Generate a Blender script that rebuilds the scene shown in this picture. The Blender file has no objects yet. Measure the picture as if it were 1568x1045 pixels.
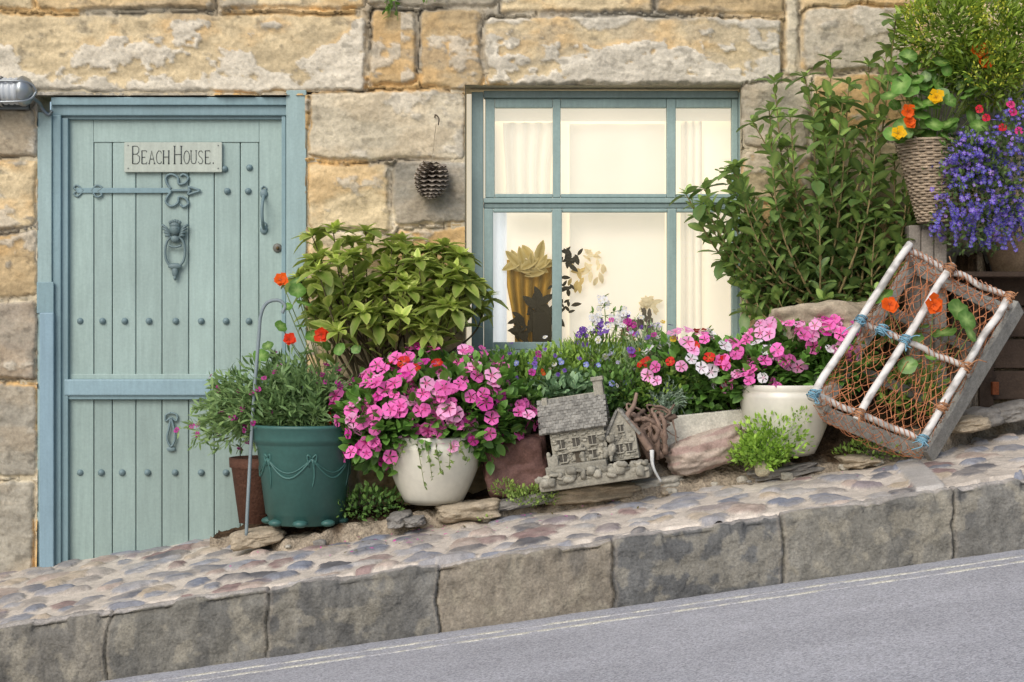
import bpy, bmesh, math
import numpy as np
from mathutils import Vector
rng=np.random.default_rng(11)
F=2590.; D=7.
# pixel helper: image pixel (u,v) projected through the camera to metres, for a feature standing y metres from the wall plane (wall = y 0)
def P(u,v,y=0.):
    d=(D+y)/F
    return np.array([(u-784)*d,y,(522.5-v)*d])
def S(n,y=0.): return n*(D+y)/F
def lin(r,g,b,k=1.):
    c=np.array([r,g,b],float)/255.
    return np.where(c<.04045,c/12.92,((c+.055)/1.055)**2.4)*k
def ss(t):
    t=np.clip(t,0,1); return t*t*(3-2*t)
def nz(a):
    return a/np.maximum(np.linalg.norm(a,axis=-1,keepdims=True),1e-9)
# ---------------- numpy value noise
def _h(ix,iy,iz,s):
    h=(ix*374761393+iy*668265263+iz*1274126177+s*974711)&0xffffffff
    h=((h^(h>>13))*1274126177)&0xffffffff
    h=h^(h>>16)
    return (h&0xffff)/65535.
def vn(x,y,z=0.,s=0):
    x,y,z=np.broadcast_arrays(np.asarray(x,float),np.asarray(y,float),np.asarray(z,float))
    ix=np.floor(x).astype(np.int64);iy=np.floor(y).astype(np.int64);iz=np.floor(z).astype(np.int64)
    fx=ss(x-ix);fy=ss(y-iy);fz=ss(z-iz)
    r=0
    for a in(0,1):
        for b in(0,1):
            for c in(0,1):
                w=(fx if a else 1-fx)*(fy if b else 1-fy)*(fz if c else 1-fz)
                r=r+w*_h(ix+a,iy+b,iz+c,s)
    return r
def fbm(x,y,z=0.,o=4,s=0):
    r=0;a=.5;t=0
    for i in range(o):
        r=r+a*vn(np.asarray(x)*2**i,np.asarray(y)*2**i,np.asarray(z)*2**i,s+i*17);t+=a;a*=.5
    return r/t
# ---------------- materials
def mat(name,rough=.7,ns=15,na=.25,bs=80,bst=.3,bd=.004,metal=0,trans=0,spec=.4,emis=0,ns2=None,na2=0,coat=0,vor=0,gain=1.,streak=0):
    m=bpy.data.materials.new(name);m.use_nodes=True;nt=m.node_tree;N=nt.nodes;L=nt.links
    p=N['Principled BSDF'];out=N['Material Output']
    at=N.new('ShaderNodeAttribute');at.attribute_name='Col'
    tc=N.new('ShaderNodeTexCoord')
    cur=at.outputs['Color']
    if gain!=1.:
        vm=N.new('ShaderNodeVectorMath');vm.operation='SCALE';L.new(cur,vm.inputs[0]);vm.inputs['Scale'].default_value=gain;cur=vm.outputs['Vector']
    for kk,(sc,am) in enumerate(((ns,na),(ns2,na2),(7,streak))):
        if not sc or not am: continue
        n=N.new('ShaderNodeTexNoise');n.inputs['Scale'].default_value=sc;n.inputs['Detail'].default_value=6;n.inputs['Roughness'].default_value=.65
        if kk==2:
            mp=N.new('ShaderNodeMapping');mp.inputs['Scale'].default_value=(9,9,.7);L.new(tc.outputs['Object'],mp.inputs['Vector']);L.new(mp.outputs['Vector'],n.inputs['Vector'])
        else: L.new(tc.outputs['Object'],n.inputs['Vector'])
        mr=N.new('ShaderNodeMapRange');mr.inputs['From Min'].default_value=.3;mr.inputs['From Max'].default_value=.7
        mr.inputs['To Min'].default_value=1-am;mr.inputs['To Max'].default_value=1+am
        L.new(n.outputs['Fac'],mr.inputs['Value'])
        vm=N.new('ShaderNodeVectorMath');vm.operation='SCALE'
        L.new(cur,vm.inputs[0]);L.new(mr.outputs['Result'],vm.inputs['Scale']);cur=vm.outputs['Vector']
    if vor:
        v=N.new('ShaderNodeTexVoronoi');v.inputs['Scale'].default_value=vor
        L.new(tc.outputs['Object'],v.inputs['Vector'])
        sp=N.new('ShaderNodeSeparateColor');L.new(v.outputs['Color'],sp.inputs['Color'])
        mr=N.new('ShaderNodeMapRange');mr.inputs['To Min'].default_value=.68;mr.inputs['To Max'].default_value=1.35
        L.new(sp.outputs['Red'],mr.inputs['Value'])
        vm=N.new('ShaderNodeVectorMath');vm.operation='SCALE'
        L.new(cur,vm.inputs[0]);L.new(mr.outputs['Result'],vm.inputs['Scale']);cur=vm.outputs['Vector']
    L.new(cur,p.inputs['Base Color'])
    p.inputs['Roughness'].default_value=rough;p.inputs['Metallic'].default_value=metal
    p.inputs['Specular IOR Level'].default_value=spec
    p.inputs['Coat Weight'].default_value=coat
    if bst:
        n=N.new('ShaderNodeTexNoise');n.inputs['Scale'].default_value=bs;n.inputs['Detail'].default_value=5
        L.new(tc.outputs['Object'],n.inputs['Vector'])
        b=N.new('ShaderNodeBump');b.inputs['Strength'].default_value=bst;b.inputs['Distance'].default_value=bd
        L.new(n.outputs['Fac'],b.inputs['Height']);L.new(b.outputs['Normal'],p.inputs['Normal'])
    if emis:
        L.new(cur,p.inputs['Emission Color']);p.inputs['Emission Strength'].default_value=emis
    if trans:
        t=N.new('ShaderNodeBsdfTranslucent');L.new(cur,t.inputs['Color'])
        mx=N.new('ShaderNodeMixShader');mx.inputs[0].default_value=trans
        L.new(p.outputs[0],mx.inputs[1]);L.new(t.outputs[0],mx.inputs[2]);L.new(mx.outputs[0],out.inputs['Surface'])
    return m
M=dict(
 stone=mat('sandstone',.9,9,.14,70,.75,.006,ns2=60,na2=.18,spec=.15,gain=1.10),
 kerb=mat('kerb_stone',.85,14,.22,90,.9,.007,ns2=110,na2=.28,spec=.25,gain=.93),
 cob=mat('cobble_surface',.7,30,.13,120,.5,.004,ns2=150,na2=.2,spec=.35,gain=1.04),
 asph=mat('asphalt',.9,5,.06,350,.9,.003,ns2=200,na2=.14,spec=.2,vor=200,gain=1.06),
 paint=mat('painted_timber',.5,3,.08,60,.2,.003,ns2=90,na2=.07,spec=.4,gain=1.12,streak=.09),
 leaf=mat('leaf',.42,40,.15,60,.0,trans=.28,spec=.45,gain=1.5),
 petal=mat('petal',.6,60,.06,60,.0,trans=.3,spec=.2),
 glaze=mat('glazed_ceramic',.3,12,.06,20,.05,.002,spec=.5,ns2=50,na2=.04,gain=.86),
 plastic=mat('pot_plastic',.45,10,.1,40,.1,.002,ns2=60,na2=.08),
 rough=mat('weathered',.85,25,.22,110,.7,.004,ns2=130,na2=.22,spec=.2,gain=1.08),
 soil=mat('soil',.95,30,.35,60,1,.02,ns2=120,na2=.3,spec=.1),
 bark=mat('bark',.85,40,.3,120,.6,.003,spec=.2,gain=1.2),
 metal=mat('metal',.35,20,.1,60,.1,.001,metal=.7),
 fabric=mat('glowing_blind',.9,3,.03,60,.0,emis=.58,spec=.1),  # emission stands in for backlight
 inner=mat('indoor_decor',.8,20,.15,60,.0,emis=.10),
 rope=mat('rope',.85,60,.3,300,.5,.001,spec=.1),
)
def glassmat():
    m=bpy.data.materials.new('window_glass');m.use_nodes=True;nt=m.node_tree;nt.nodes.clear();N=nt.nodes;L=nt.links
    o=N.new('ShaderNodeOutputMaterial');t=N.new('ShaderNodeBsdfTransparent');g=N.new('ShaderNodeBsdfGlossy');g.inputs['Roughness'].default_value=.02
    f=N.new('ShaderNodeFresnel');f.inputs[0].default_value=1.45;mx=N.new('ShaderNodeMixShader')
    L.new(f.outputs[0],mx.inputs[0]);L.new(t.outputs[0],mx.inputs[1]);L.new(g.outputs[0],mx.inputs[2]);L.new(mx.outputs[0],o.inputs[0]);return m
M['glass']=glassmat()
# ---------------- mesh building
def mesh_np(name,V,Q,T,C,SQ,ST,m,parent=None):
    me=bpy.data.meshes.new(name)
    V=np.asarray(V,np.float32)
    me.vertices.add(len(V));me.vertices.foreach_set('co',V.ravel())
    idx=np.concatenate([Q.ravel(),T.ravel()]).astype(np.int32)
    me.loops.add(len(idx));me.loops.foreach_set('vertex_index',idx)
    nq,nt=len(Q),len(T)
    me.polygons.add(nq+nt)
    me.polygons.foreach_set('loop_start',np.concatenate([np.arange(nq)*4,nq*4+np.arange(nt)*3]).astype(np.int32))
    me.polygons.foreach_set('use_smooth',np.concatenate([SQ,ST]).astype(bool))
    me.update(calc_edges=True);me.validate()
    a=me.color_attributes.new('Col','FLOAT_COLOR','POINT')
    c4=np.ones((len(V),4),np.float32);c4[:,:3]=C
    a.data.foreach_set('color',c4.ravel())
    me.materials.append(M[m])
    o=bpy.data.objects.new(name,me);bpy.context.scene.collection.objects.link(o)
    if parent: o.parent=parent
    return o
def empty(name):
    o=bpy.data.objects.new(name,None);bpy.context.scene.collection.objects.link(o);o.empty_display_size=.1;return o
class G:
    def __init__(s): s.V=[];s.C=[];s.Q=[];s.T=[];s.SQ=[];s.ST=[];s.n=0
    def add(s,V,Q,T,C,smooth=True):
        V=np.asarray(V,float);C=np.asarray(C,float)
        if C.ndim==1: C=np.tile(C,(len(V),1))
        s.V.append(V);s.C.append(C)
        if len(Q): s.Q.append(np.asarray(Q)+s.n);s.SQ.append(np.full(len(Q),smooth))
        if len(T): s.T.append(np.asarray(T)+s.n);s.ST.append(np.full(len(T),smooth))
        s.n+=len(V)
    def out(s,name,m,parent=None):
        Q=np.concatenate(s.Q) if s.Q else np.zeros((0,4),int);T=np.concatenate(s.T) if s.T else np.zeros((0,3),int)
        SQ=np.concatenate(s.SQ) if s.SQ else np.zeros(0,bool);ST=np.concatenate(s.ST) if s.ST else np.zeros(0,bool)
        return mesh_np(name,np.concatenate(s.V),Q,T,np.clip(np.concatenate(s.C),0,1),SQ,ST,m,parent)
def boxV(size,bev):
    bm=bmesh.new();bmesh.ops.create_cube(bm,size=1)
    for v in bm.verts: v.co=Vector((v.co.x*size[0],v.co.y*size[1],v.co.z*size[2]))
    if bev>0: bmesh.ops.bevel(bm,geom=bm.edges[:],offset=min(bev,min(size)*.45),segments=2,profile=.6,affect='EDGES')
    bmesh.ops.triangulate(bm,faces=[f for f in bm.faces if len(f.verts)>4])
    V=np.array([v.co[:] for v in bm.verts]);Q=[];T=[]
    bm.verts.index_update()
    for f in bm.faces:
        i=[v.index for v in f.verts];(Q if len(i)==4 else T).append(i)
    bm.free();return V,Q,T
def box(g,c,size,col,bev=.003,R=None):
    V,Q,T=boxV(size,bev)
    if R is not None: V=V@np.array(R).T
    g.add(V+np.array(c),Q,T,col,False)
def pbox(g,u0,u1,v0,v1,yf,yb,col,bev=.003):
    a=P(u0,v1,yf);b=P(u1,v0,yf)
    box(g,[(a[0]+b[0])/2,(yf+yb)/2,(a[2]+b[2])/2],[b[0]-a[0],yb-yf,b[2]-a[2]],col,bev)
def rotm(ax,ang):
    from mathutils import Matrix
    return np.array(Matrix.Rotation(ang,3,ax))
def beam(g,a,b,w,h,col,bev=.003,up=(0,-1,0)):
    a=np.array(a,float);b=np.array(b,float);x=nz(b-a);z=nz(np.cross(x,up));y=np.cross(z,x)
    R=np.stack([x,y,z],1)
    box(g,(a+b)/2,[np.linalg.norm(b-a),h,w],col,bev,R)
def crom(pts,n=6):
    p=np.array(pts,float);p=np.vstack([2*p[0]-p[1],p,2*p[-1]-p[-2]]);o=[]
    for i in range(1,len(p)-2):
        for k in range(n):
            t=k/n
            o.append(.5*((2*p[i])+(-p[i-1]+p[i+1])*t+(2*p[i-1]-5*p[i]+4*p[i+1]-p[i+2])*t*t+(-p[i-1]+3*p[i]-3*p[i+1]+p[i+2])*t**3))
    o.append(p[-2]);return np.array(o)
def tube(g,pts,r,col,seg=6,closed=False):
    p=np.array(pts,float);n=len(p);r=np.broadcast_to(np.asarray(r,float),(n,))
    t=np.gradient(p,axis=0);t=nz(t)
    ref=np.array([0,0,1.]) if abs(t[0][2])<.9 else np.array([0,1.,0])
    u=nz(np.cross(t[0],ref));V=[]
    an=np.arange(seg)*2*np.pi/seg
    for i in range(n):
        u=nz(u-t[i]*np.dot(u,t[i]));w=np.cross(t[i],u)
        V.append(p[i]+r[i]*(np.cos(an)[:,None]*u+np.sin(an)[:,None]*w))
    V=np.concatenate(V)
    i=np.arange(n-1)[:,None]*seg;j=np.arange(seg)[None];j2=(j+1)%seg
    Q=np.stack([i+j,i+j2,i+seg+j2,i+seg+j],-1).reshape(-1,4)
    k=len(V);V=np.vstack([V,p[0],p[-1]]);jj=np.arange(seg)
    T=np.vstack([np.stack([(jj+1)%seg,jj,np.full(seg,k)],1),np.stack([(n-1)*seg+jj,(n-1)*seg+(jj+1)%seg,np.full(seg,k+1)],1)])
    g.add(V,Q,T,col)
def lathe(g,c,prof,col,seg=48,axis='z',sq=(1,1),mod=None,tilt=None):
    pr=np.array(prof,float);n=len(pr);a=np.arange(seg)*2*np.pi/seg
    A,I=np.meshgrid(a,np.arange(n))
    r=pr[I,0].astype(float);z=pr[I,1]
    if mod is not None: r=r+mod(A,z)
    V=np.stack([r*np.cos(A)*sq[0],r*np.sin(A)*sq[1],z],-1).reshape(-1,3)
    if axis=='x': V=V[:,[2,1,0]]
    if axis=='y': V=V[:,[0,2,1]]*np.array([1,-1,1])
    if tilt is not None: V=V@np.array(tilt).T
    i=np.arange(n-1)[:,None]*seg;j=np.arange(seg)[None]
    Q=np.stack([i+j,i+(j+1)%seg,i+seg+(j+1)%seg,i+seg+j],-1).reshape(-1,4)
    g.add(V+np.array(c),Q,[],col)
_ico={}
def ico(n):
    if n not in _ico:
        bm=bmesh.new();bmesh.ops.create_icosphere(bm,subdivisions=n,radius=1);bm.verts.index_update()
        _ico[n]=(np.array([v.co[:] for v in bm.verts]),np.array([[v.index for v in f.verts] for f in bm.faces]));bm.free()
    return _ico[n]
def sph(g,c,r,col,n=3,R=None):
    V,T=ico(n);V=V*np.array(r)
    if R is not None: V=V@np.array(R).T
    g.add(V+np.array(c),[],T,col)
def rock(g,c,r,col,seed=0,rot=0.,blk=3.,amp=.28,n=5,tilt=0.,col2=None):
    V,T=ico(n)
    d=V/(np.sum(np.abs(V)**blk,1)**(1/blk))[:,None]
    f=fbm(V[:,0]*1.3+seed*7,V[:,1]*1.3,V[:,2]*1.3,5,seed)
    f3=fbm(V[:,0]*4+seed*7,V[:,1]*4,V[:,2]*4,4,seed+2)
    f2=vn(V[:,0]*3+seed,V[:,1]*3,V[:,2]*3,seed+5)
    W=d*(1+amp*(f-.5)*2+.16*(f3-.5))[:,None]*(1+.12*(np.round(f2*4)/4-.5))[:,None]
    W=W*np.array(r)
    R=rotm('Y',-tilt)@rotm('Z',rot);W=W@R.T
    C=np.array(col)*(.55+.55*f+.4*f3)[:,None]
    if col2 is not None:
        k=ss((vn(V[:,0]*2,V[:,1]*2,V[:,2]*6,seed+9)-.45)*6)[:,None];C=C*(1-k)+np.array(col2)*k
    g.add(W+np.array(c),[],T,C)
# ---------------- leaf / flower templates
def leafT(w=.4,fold=.15,droop=.25,prof=((.18,.62),(.42,1),(.7,.8),(.88,.42)),edge=1.,rib=0.):
    V=[(0,0,0)];m=[rib]
    for t,s in prof:
        h=w*s/2
        V+=[(-h,t,fold*h-droop*t*t),(0,t,-droop*t*t),(h,t,fold*h-droop*t*t)];m+=[edge,rib,edge]
    V.append((0,1,-droop));m.append(edge)
    n=len(prof);T=[(0,2,1),(0,3,2)];Q=[]
    for i in range(n-1):
        a=1+3*i;Q+=[(a,a+1,a+4,a+3),(a+1,a+2,a+5,a+4)]
    a=1+3*(n-1);e=len(V)-1;T+=[(a,a+1,e),(a+1,a+2,e)]
    return dict(V=np.array(V),Q=np.array(Q),T=np.array(T),m=np.array(m,float))
def flowerT(n=5,cup=.15,wid=.5,notch=.93,inner=.45,eye=.9,im=.06,tz_=.09):
    V=[(0,0,0)];m=[eye];T=[];st=2*np.pi/n
    for k in range(n):
        a=k*st;b=len(V);tz=tz_*((k*7)%3-1);sc=1+.12*((k*3)%4-1.5)/1.5
        for r,da,mm in((inner,-.36,im),(inner,.36,im),(.86*sc,-wid,0),(notch*sc,0,0),(.86*sc,wid,0)):
            V.append((r*np.cos(a+da*st),r*np.sin(a+da*st),cup*r*r+tz*r+(.05 if da>0 else -.03)+(-.06 if (da==0) else 0)));m.append(mm)
        T+=[(0,b,b+1),(b,b+2,b+3),(b,b+3,b+1),(b+1,b+3,b+4)]
    return dict(V=np.array(V),Q=np.zeros((0,4),int),T=np.array(T),m=np.array(m,float))
def discT(n=14):
    V=[(0,0,0)];m=[1.];T=[]
    for r,z,mm in((.5,.02,.15),(.88,.07,.0),(1,.05,.05)):
        for k in range(n):
            a=k*2*np.pi/n;rr=r*(1+.05*((k*5)%3-1)*(r>.6));V.append((rr*np.cos(a),rr*np.sin(a),z+(.07*r*((k*3)%5-2)/2)));m.append(mm+(.4*(1.1-r) if k%2 else 0))
    T=[(0,1+k,1+(k+1)%n) for k in range(n)]
    Q=[(1+q*n+k,1+(q+1)*n+k,1+(q+1)*n+(k+1)%n,1+q*n+(k+1)%n) for q in(0,1) for k in range(n)]
    return dict(V=np.array(V),Q=np.array(Q),T=np.array(T),m=np.array(m))
def batch(g,T,pos,dirs,nrm,sc,A,B=None,flat=False):
    n=len(pos)
    if n==0: return
    A=np.broadcast_to(np.asarray(A,float),(n,3));B=A if B is None else np.broadcast_to(np.asarray(B,float),(n,3))
    sc=np.broadcast_to(np.asarray(sc,float),(n,))
    if flat:
        z=nz(np.asarray(nrm,float));x=nz(np.cross(np.asarray(dirs,float),z));y=np.cross(z,x)
    else:
        y=nz(np.asarray(dirs,float));x=nz(np.cross(y,np.asarray(nrm,float)));z=np.cross(x,y)
    R=np.stack([x,y,z],2);tv=T['V'];k=len(tv)
    V=pos[:,None,:]+np.einsum('nij,mj->nmi',R,tv)*sc[:,None,None]
    m=T['m'][None,:,None];C=A[:,None,:]*(1-m)+B[:,None,:]*m
    off=(np.arange(n)*k)[:,None,None]
    g.add(V.reshape(-1,3),(T['Q'][None]+off).reshape(-1,4) if len(T['Q']) else [],(T['T'][None]+off).reshape(-1,3),C.reshape(-1,3))
def rdir(n): return nz(rng.normal(size=(n,3)))
def ell(c,rad,n,lo=.5,cl=.35,s=0):
    d=rdir(n);r=lo+(1-lo)*rng.random(n)**.6
    k=vn(d[:,0]*2.6+s*3.1,d[:,1]*2.6,d[:,2]*2.6,s)
    r2=r*(1-cl/2+cl*k*1.2)
    return np.array(c)+d*r2[:,None]*np.array(rad),d,r,k
UP=np.array([0,0,1.])
def mound(g,c,rad,n,T,size,dk,lt,up=.6,rnd=.6,lo=.4,cl=.4,s=0,tipc=None):
    p,d,r,k=ell(c,rad,n,lo,cl,s)
    ok=p[:,1]<-.01;p,d,r,k=p[ok],d[ok],r[ok],k[ok];n=len(p)
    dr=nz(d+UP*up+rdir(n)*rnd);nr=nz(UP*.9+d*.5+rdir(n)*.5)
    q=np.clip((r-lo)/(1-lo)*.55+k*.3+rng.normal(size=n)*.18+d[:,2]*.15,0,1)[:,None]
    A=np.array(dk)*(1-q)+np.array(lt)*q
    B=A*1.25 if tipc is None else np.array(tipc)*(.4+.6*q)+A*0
    batch(g,T,p,dr,nr,size[0]+(size[1]-size[0])*rng.random(n),A,B)
def blooms(g,c,rad,n,T,size,pal,lo=.9,front=.4,s=0,zmin=-.6,cl=.25,clump=0):
    p,d,r,k=ell(c,rad,n*3,lo,cl,s)
    ok=(p[:,1]<-.02)&(d[:,2]>zmin)&(d[:,1]<.35)
    if clump: ok&=vn(d[:,0]*6+s,d[:,1]*6,d[:,2]*6,s+3)+.25*rng.random(len(p))>clump
    p,d=p[ok][:n],d[ok][:n];n=len(p)
    w=np.array([x[2] for x in pal],float);w/=w.sum()
    idx=np.searchsorted(np.cumsum(w),np.clip(.5*rng.random(n)+.5*np.clip((vn(d[:,0]*3+s,d[:,1]*3,d[:,2]*3,s+8)-.2)/.6,0,.999),0,.999))
    A=np.array([x[0] for x in pal])[idx]*(.8+.35*rng.random(n))[:,None];B=np.array([x[1] for x in pal])[idx]
    nr=nz(d*.8+np.array([0,-front,.35])+rdir(n)*.5)
    batch(g,T,p,rdir(n),nr,size[0]+(size[1]-size[0])*rng.random(n),A,B,flat=True)
LEAF=leafT(.42,.3,.2);BROAD=leafT(.6,.2,.25,((.12,.55),(.38,1),(.65,.9),(.86,.5)));NARROW=leafT(.16,.3,.15,((.3,.9),(.65,1)))
SMALL=leafT(.5,.2,.1,((.35,1),(.7,.8)));FLW=flowerT();TINY=flowerT(5,.1,.36,1.,.3,.6,.25);PANSY=flowerT(5,.1,.5,.95,.45,1.,.25);DISC=discT()
NAST=flowerT(5,.35,.5,1.05,.3,.8,.25)
# ---------------- ground
def zpav(X,y): return -.657+.052*y+.1435*X
K=.86   # albedo scale
# WALL ---------------------------------------------------------
house=empty('stone_cottage')
def axis(a,b,c,d,f,co): return np.concatenate([np.arange(a,b,co),np.arange(b,c,f),np.arange(c,d+co,co)])
U=axis(-1500,-130,1700,3100,2.3,12);Vv=axis(-900,-60,885,1500,2.3,12)
UU,VV=np.meshgrid(U,Vv)
wu=UU+(fbm(UU/55,VV/55,3,3,1)-.5)*16+(fbm(UU/9,VV/9,3,2,2)-.5)*5
wv=VV+(fbm(UU/60,VV/60,9,3,4)-.5)*14+(fbm(UU/9,VV/9,8,2,5)-.5)*5
H=np.full(UU.shape,0.)-.003;C=np.tile(lin(190,176,150,K),UU.shape+(1,))
C=C*(.75+.5*fbm(UU/25,VV/25,1,4,6))[...,None]
H=H+(fbm(UU/14,VV/14,4,3,7)-.5)*.006
pal={'b':lin(208,189,152,K),'o':lin(208,174,122,K),'g':lin(180,170,150,K),'g2':lin(158,147,131,K),'p':lin(210,198,172,K),'gr':lin(158,152,138,K),'b2':lin(196,172,132,K)}
pale=lin(216,207,188,K);dkc=lin(132,116,92,K)
f1=fbm(UU/70,VV/40,0,5,20);f2=fbm(UU/16,VV/12,5,4,30);f3=fbm(UU/140,VV/90,2,3,40);fl=fbm(UU/60,VV/14,7,4,50);f4=fbm(UU/7,VV/6,9,3,55)
def stone(u0,u1,v0,v1,ty,sd,gap=3.0,crack=1.):
    i0,i1=np.searchsorted(Vv,[v0-16,v1+16]);j0,j1=np.searchsorted(U,[u0-16,u1+16])
    if i1<=i0 or j1<=j0: return
    s=(slice(i0,i1),slice(j0,j1));a=wu[s];b=wv[s]
    d=np.minimum(np.minimum(a-u0,u1-a),np.minimum(b-v0,v1-b))
    cx=np.minimum(a-u0,u1-a);cy=np.minimum(b-v0,v1-b);rr=11.
    corner=(cx<rr)&(cy<rr);d=np.where(corner,rr-np.hypot(rr-cx,rr-cy),d)
    inside=d>0
    r=np.random.default_rng(sd)
    k=ss((d-gap)/5.0)
    prou=r.uniform(.008,.022);tx=r.uniform(-.006,.006);tz=r.uniform(-.006,.006)
    A=f1[s];B=f2[s];L=fl[s];E4=f4[s]
    h=prou+tx*((a-u0)/(u1-u0)-.5)+tz*((b-v0)/(v1-v0)-.5)+(A-.5)*.024+(B-.5)*.010+(E4-.5)*.004
    c=pal['b' if ty in'LW' else ty]*(r.uniform(.86,1.1));c=np.tile(c,a.shape+(1,))
    c=c*(.64+.72*L)[...,None]*(.78+.44*f3[s])[...,None]*(.86+.28*E4)[...,None]
    warm=ss((f1[s]-.5)*5+.3)[...,None]*(.45 if ty in('b','o','b2','L','W') else .12);c=c*(1-warm)+lin(208,168,110,K)*warm
    thr=r.uniform(.55,.66)
    pm=ss((np.roll(A,r.integers(0,30),1)*.7+B*.3-thr)*16)*.7
    if ty=='L':
        e=(b-v0)/(v1-v0)+(A-.5)*1.7+(B-.5)*.6
        pm=ss((e-.42)*10)*.92
    if ty=='W':
        ex=np.abs((a-u0)/(u1-u0)-.42)*2;ey=(b-v0)/(v1-v0)
        e=np.maximum(ex*.95-.12,ey*1.0)+(A-.5)*1.6+(B-.5)*.6
        pm=np.maximum(ss((e-.60)*14),ss((.10-ey-(A-.5)*.6)*14))
    pc=pale if ty in 'LWp' else pale*.88
    pt=pc*(.68+.56*B)[...,None]*(.86+.28*f3[s])[...,None]
    c=c*(1-pm[...,None])+pt*pm[...,None];h=h+.007*pm
    edge=ss(1-np.abs(pm-.4)/.35)*.28;c=c*(1-edge[...,None])+dkc*edge[...,None]*.7
    dk=ss((f3[s]*.4+L*.35+B*.25-.52)*14)*.42;c=c*(1-dk[...,None])+lin(138,132,118,K)*dk[...,None]
    pit=ss((B-.66)*20)*.55;h=h-.006*pit;c=c*(1-.45*pit[...,None])
    kk=k[...,None]
    H[s]=np.where(inside,h*k-.003*(1-k),H[s])
    C[s]=np.where(inside[...,None],c*kk+C[s]*(1-kk),C[s])
    dj=np.clip(ss(1-np.abs(d-gap+1.5)/2.4)*.66*crack*ss((vn(a/50,b/50,sd,3)-.40)*5),0,.9)
    C[s]=C[s]*(1-dj[...,None]*inside[...,None])
    H[s]=H[s]-dj*inside*.006
r0=np.random.default_rng(5);v=-900.;sd=100
while v<1500:
    hh=r0.uniform(85,135);u=-1500-r0.uniform(0,150)
    while u<3100:
        w=r0.uniform(110,270);stone(u,u+w,v,v+hh,r0.choice(['b','o','g','b2','p','gr']),sd);sd+=1;u+=w
    v+=hh
ex=[(-220,57,-110,18,'b'),(57,330,-110,17,'b2'),(330,560,-100,16,'b'),(560,760,-110,14,'g'),(760,1000,-100,23,'b'),(1000,1205,-100,23,'b2'),
(-60,563,19,143,'L'),(564,639,16,136,'b2'),(639,738,13,139,'b2'),(738,1200,24,133,'W'),(1200,1226,-30,122,'p'),(1226,1398,9,112,'g'),(1398,1640,0,112,'b'),
(-120,57,165,240,'g'),(-100,57,240,352,'b'),(-80,57,353,456,'b2'),(-150,57,457,587,'g2'),(-90,57,588,736,'gr'),(-130,57,737,905,'gr'),(-60,60,143,166,'b'),
(468,714,137,246,'p'),(468,602,247,357,'b'),(602,722,243,347,'gr'),(468,604,357,462,'b'),(604,722,348,470,'o'),(468,722,466,590,'b'),
(1134,1242,123,232,'g'),(1134,1250,233,312,'b'),(1134,1230,312,412,'o'),(1134,1262,412,545,'b'),(1242,1402,113,214,'o'),(1250,1420,215,330,'b'),(1402,1640,113,238,'gr'),(1230,1400,330,440,'o'),(1400,1640,240,380,'b')]
for i,e in enumerate(ex): stone(*e,700+i,gap=2.4,crack=1.35 if e[0] in(564,639,602,468) else 1.)
XX=(UU-784)*D/F;ZZ=(522.5-VV)*D/F
ni,nj=UU.shape
ii,jj=np.meshgrid(np.arange(ni-1),np.arange(nj-1),indexing='ij')
q=np.stack([ii*nj+jj,(ii+1)*nj+jj,(ii+1)*nj+jj+1,ii*nj+jj+1],-1).reshape(-1,4)
uc=(UU[:-1,:-1]+UU[1:,1:])/2;vc=(VV[:-1,:-1]+VV[1:,1:])/2
hole=((uc>58)&(uc<468)&(vc>146)&(vc<960))|((uc>712)&(uc<1136)&(vc>131)&(vc<545))
q=q[~hole.reshape(-1)]
mesh_np('wall',np.stack([XX,-H,ZZ],-1).reshape(-1,3),q,np.zeros((0,3),int),np.clip(C.reshape(-1,3),0,1),np.ones(len(q),bool),np.zeros(0,bool),'stone',house)
g=G();sc=lin(192,180,154,K)
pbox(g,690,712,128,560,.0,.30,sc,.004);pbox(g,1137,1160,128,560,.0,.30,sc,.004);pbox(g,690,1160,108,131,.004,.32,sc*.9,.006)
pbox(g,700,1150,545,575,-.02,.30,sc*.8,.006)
pbox(g,30,57,140,960,.002,.2,sc,.003);pbox(g,469,492,140,960,.002,.2,sc,.003);pbox(g,30,490,124,146,.002,.2,sc,.003)
g.out('reveals','stone',house)
# DOOR ---------------------------------------------------------
pd=lin(155,176,170,.80);pf=lin(127,154,160,.80);pf2=lin(148,171,170,.80);pm_=lin(118,140,144,.75)
g=G()
pbox(g,100,440,170,960,.078,.1,pd*.6,.001)
for (a,b) in((106,143),(397,432)): 
    pbox(g,a,b,182,579,.05,.076,pd,.002);pbox(g,a,b,612,960,.05,.076,pd*.90,.002)
pbox(g,143.3,396.7,182,218,.0505,.076,pd,.002)
pl=[143.5,172,208,248,289,328,368,396.5]
for a,b in zip(pl[:-1],pl[1:]):
    t=rng.uniform(.92,1.04);yy=.054+rng.uniform(0,.002)
    pbox(g,a+.5,b-.5,218.3,579,yy,.076,pd*t,.0045);pbox(g,a+.5,b-.5,612,960,yy,.076,pd*t*.89,.0045)
pbox(g,98,434,581,606,.018,.06,lin(138,165,174,.8),.006);pbox(g,98,434,604,612,.03,.06,pf,.003)
pbox(g,106,432,573,581,.045,.06,pd,.003)
g.out('door_leaf','paint',house)
g=G()
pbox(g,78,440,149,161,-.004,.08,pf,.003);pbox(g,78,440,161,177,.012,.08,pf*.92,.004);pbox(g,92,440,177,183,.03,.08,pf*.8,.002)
pbox(g,57,79,172,955,-.006,.08,pf2,.004);pbox(g,80,93,176,955,.006,.08,pf,.004);pbox(g,93,104,181,955,.022,.08,pf*.95,.003)
pbox(g,56,82,432,480,-.014,-.002,pf,.003);pbox(g,60,82,479,955,-.022,-.002,lin(132,159,172,.8),.005)
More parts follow.
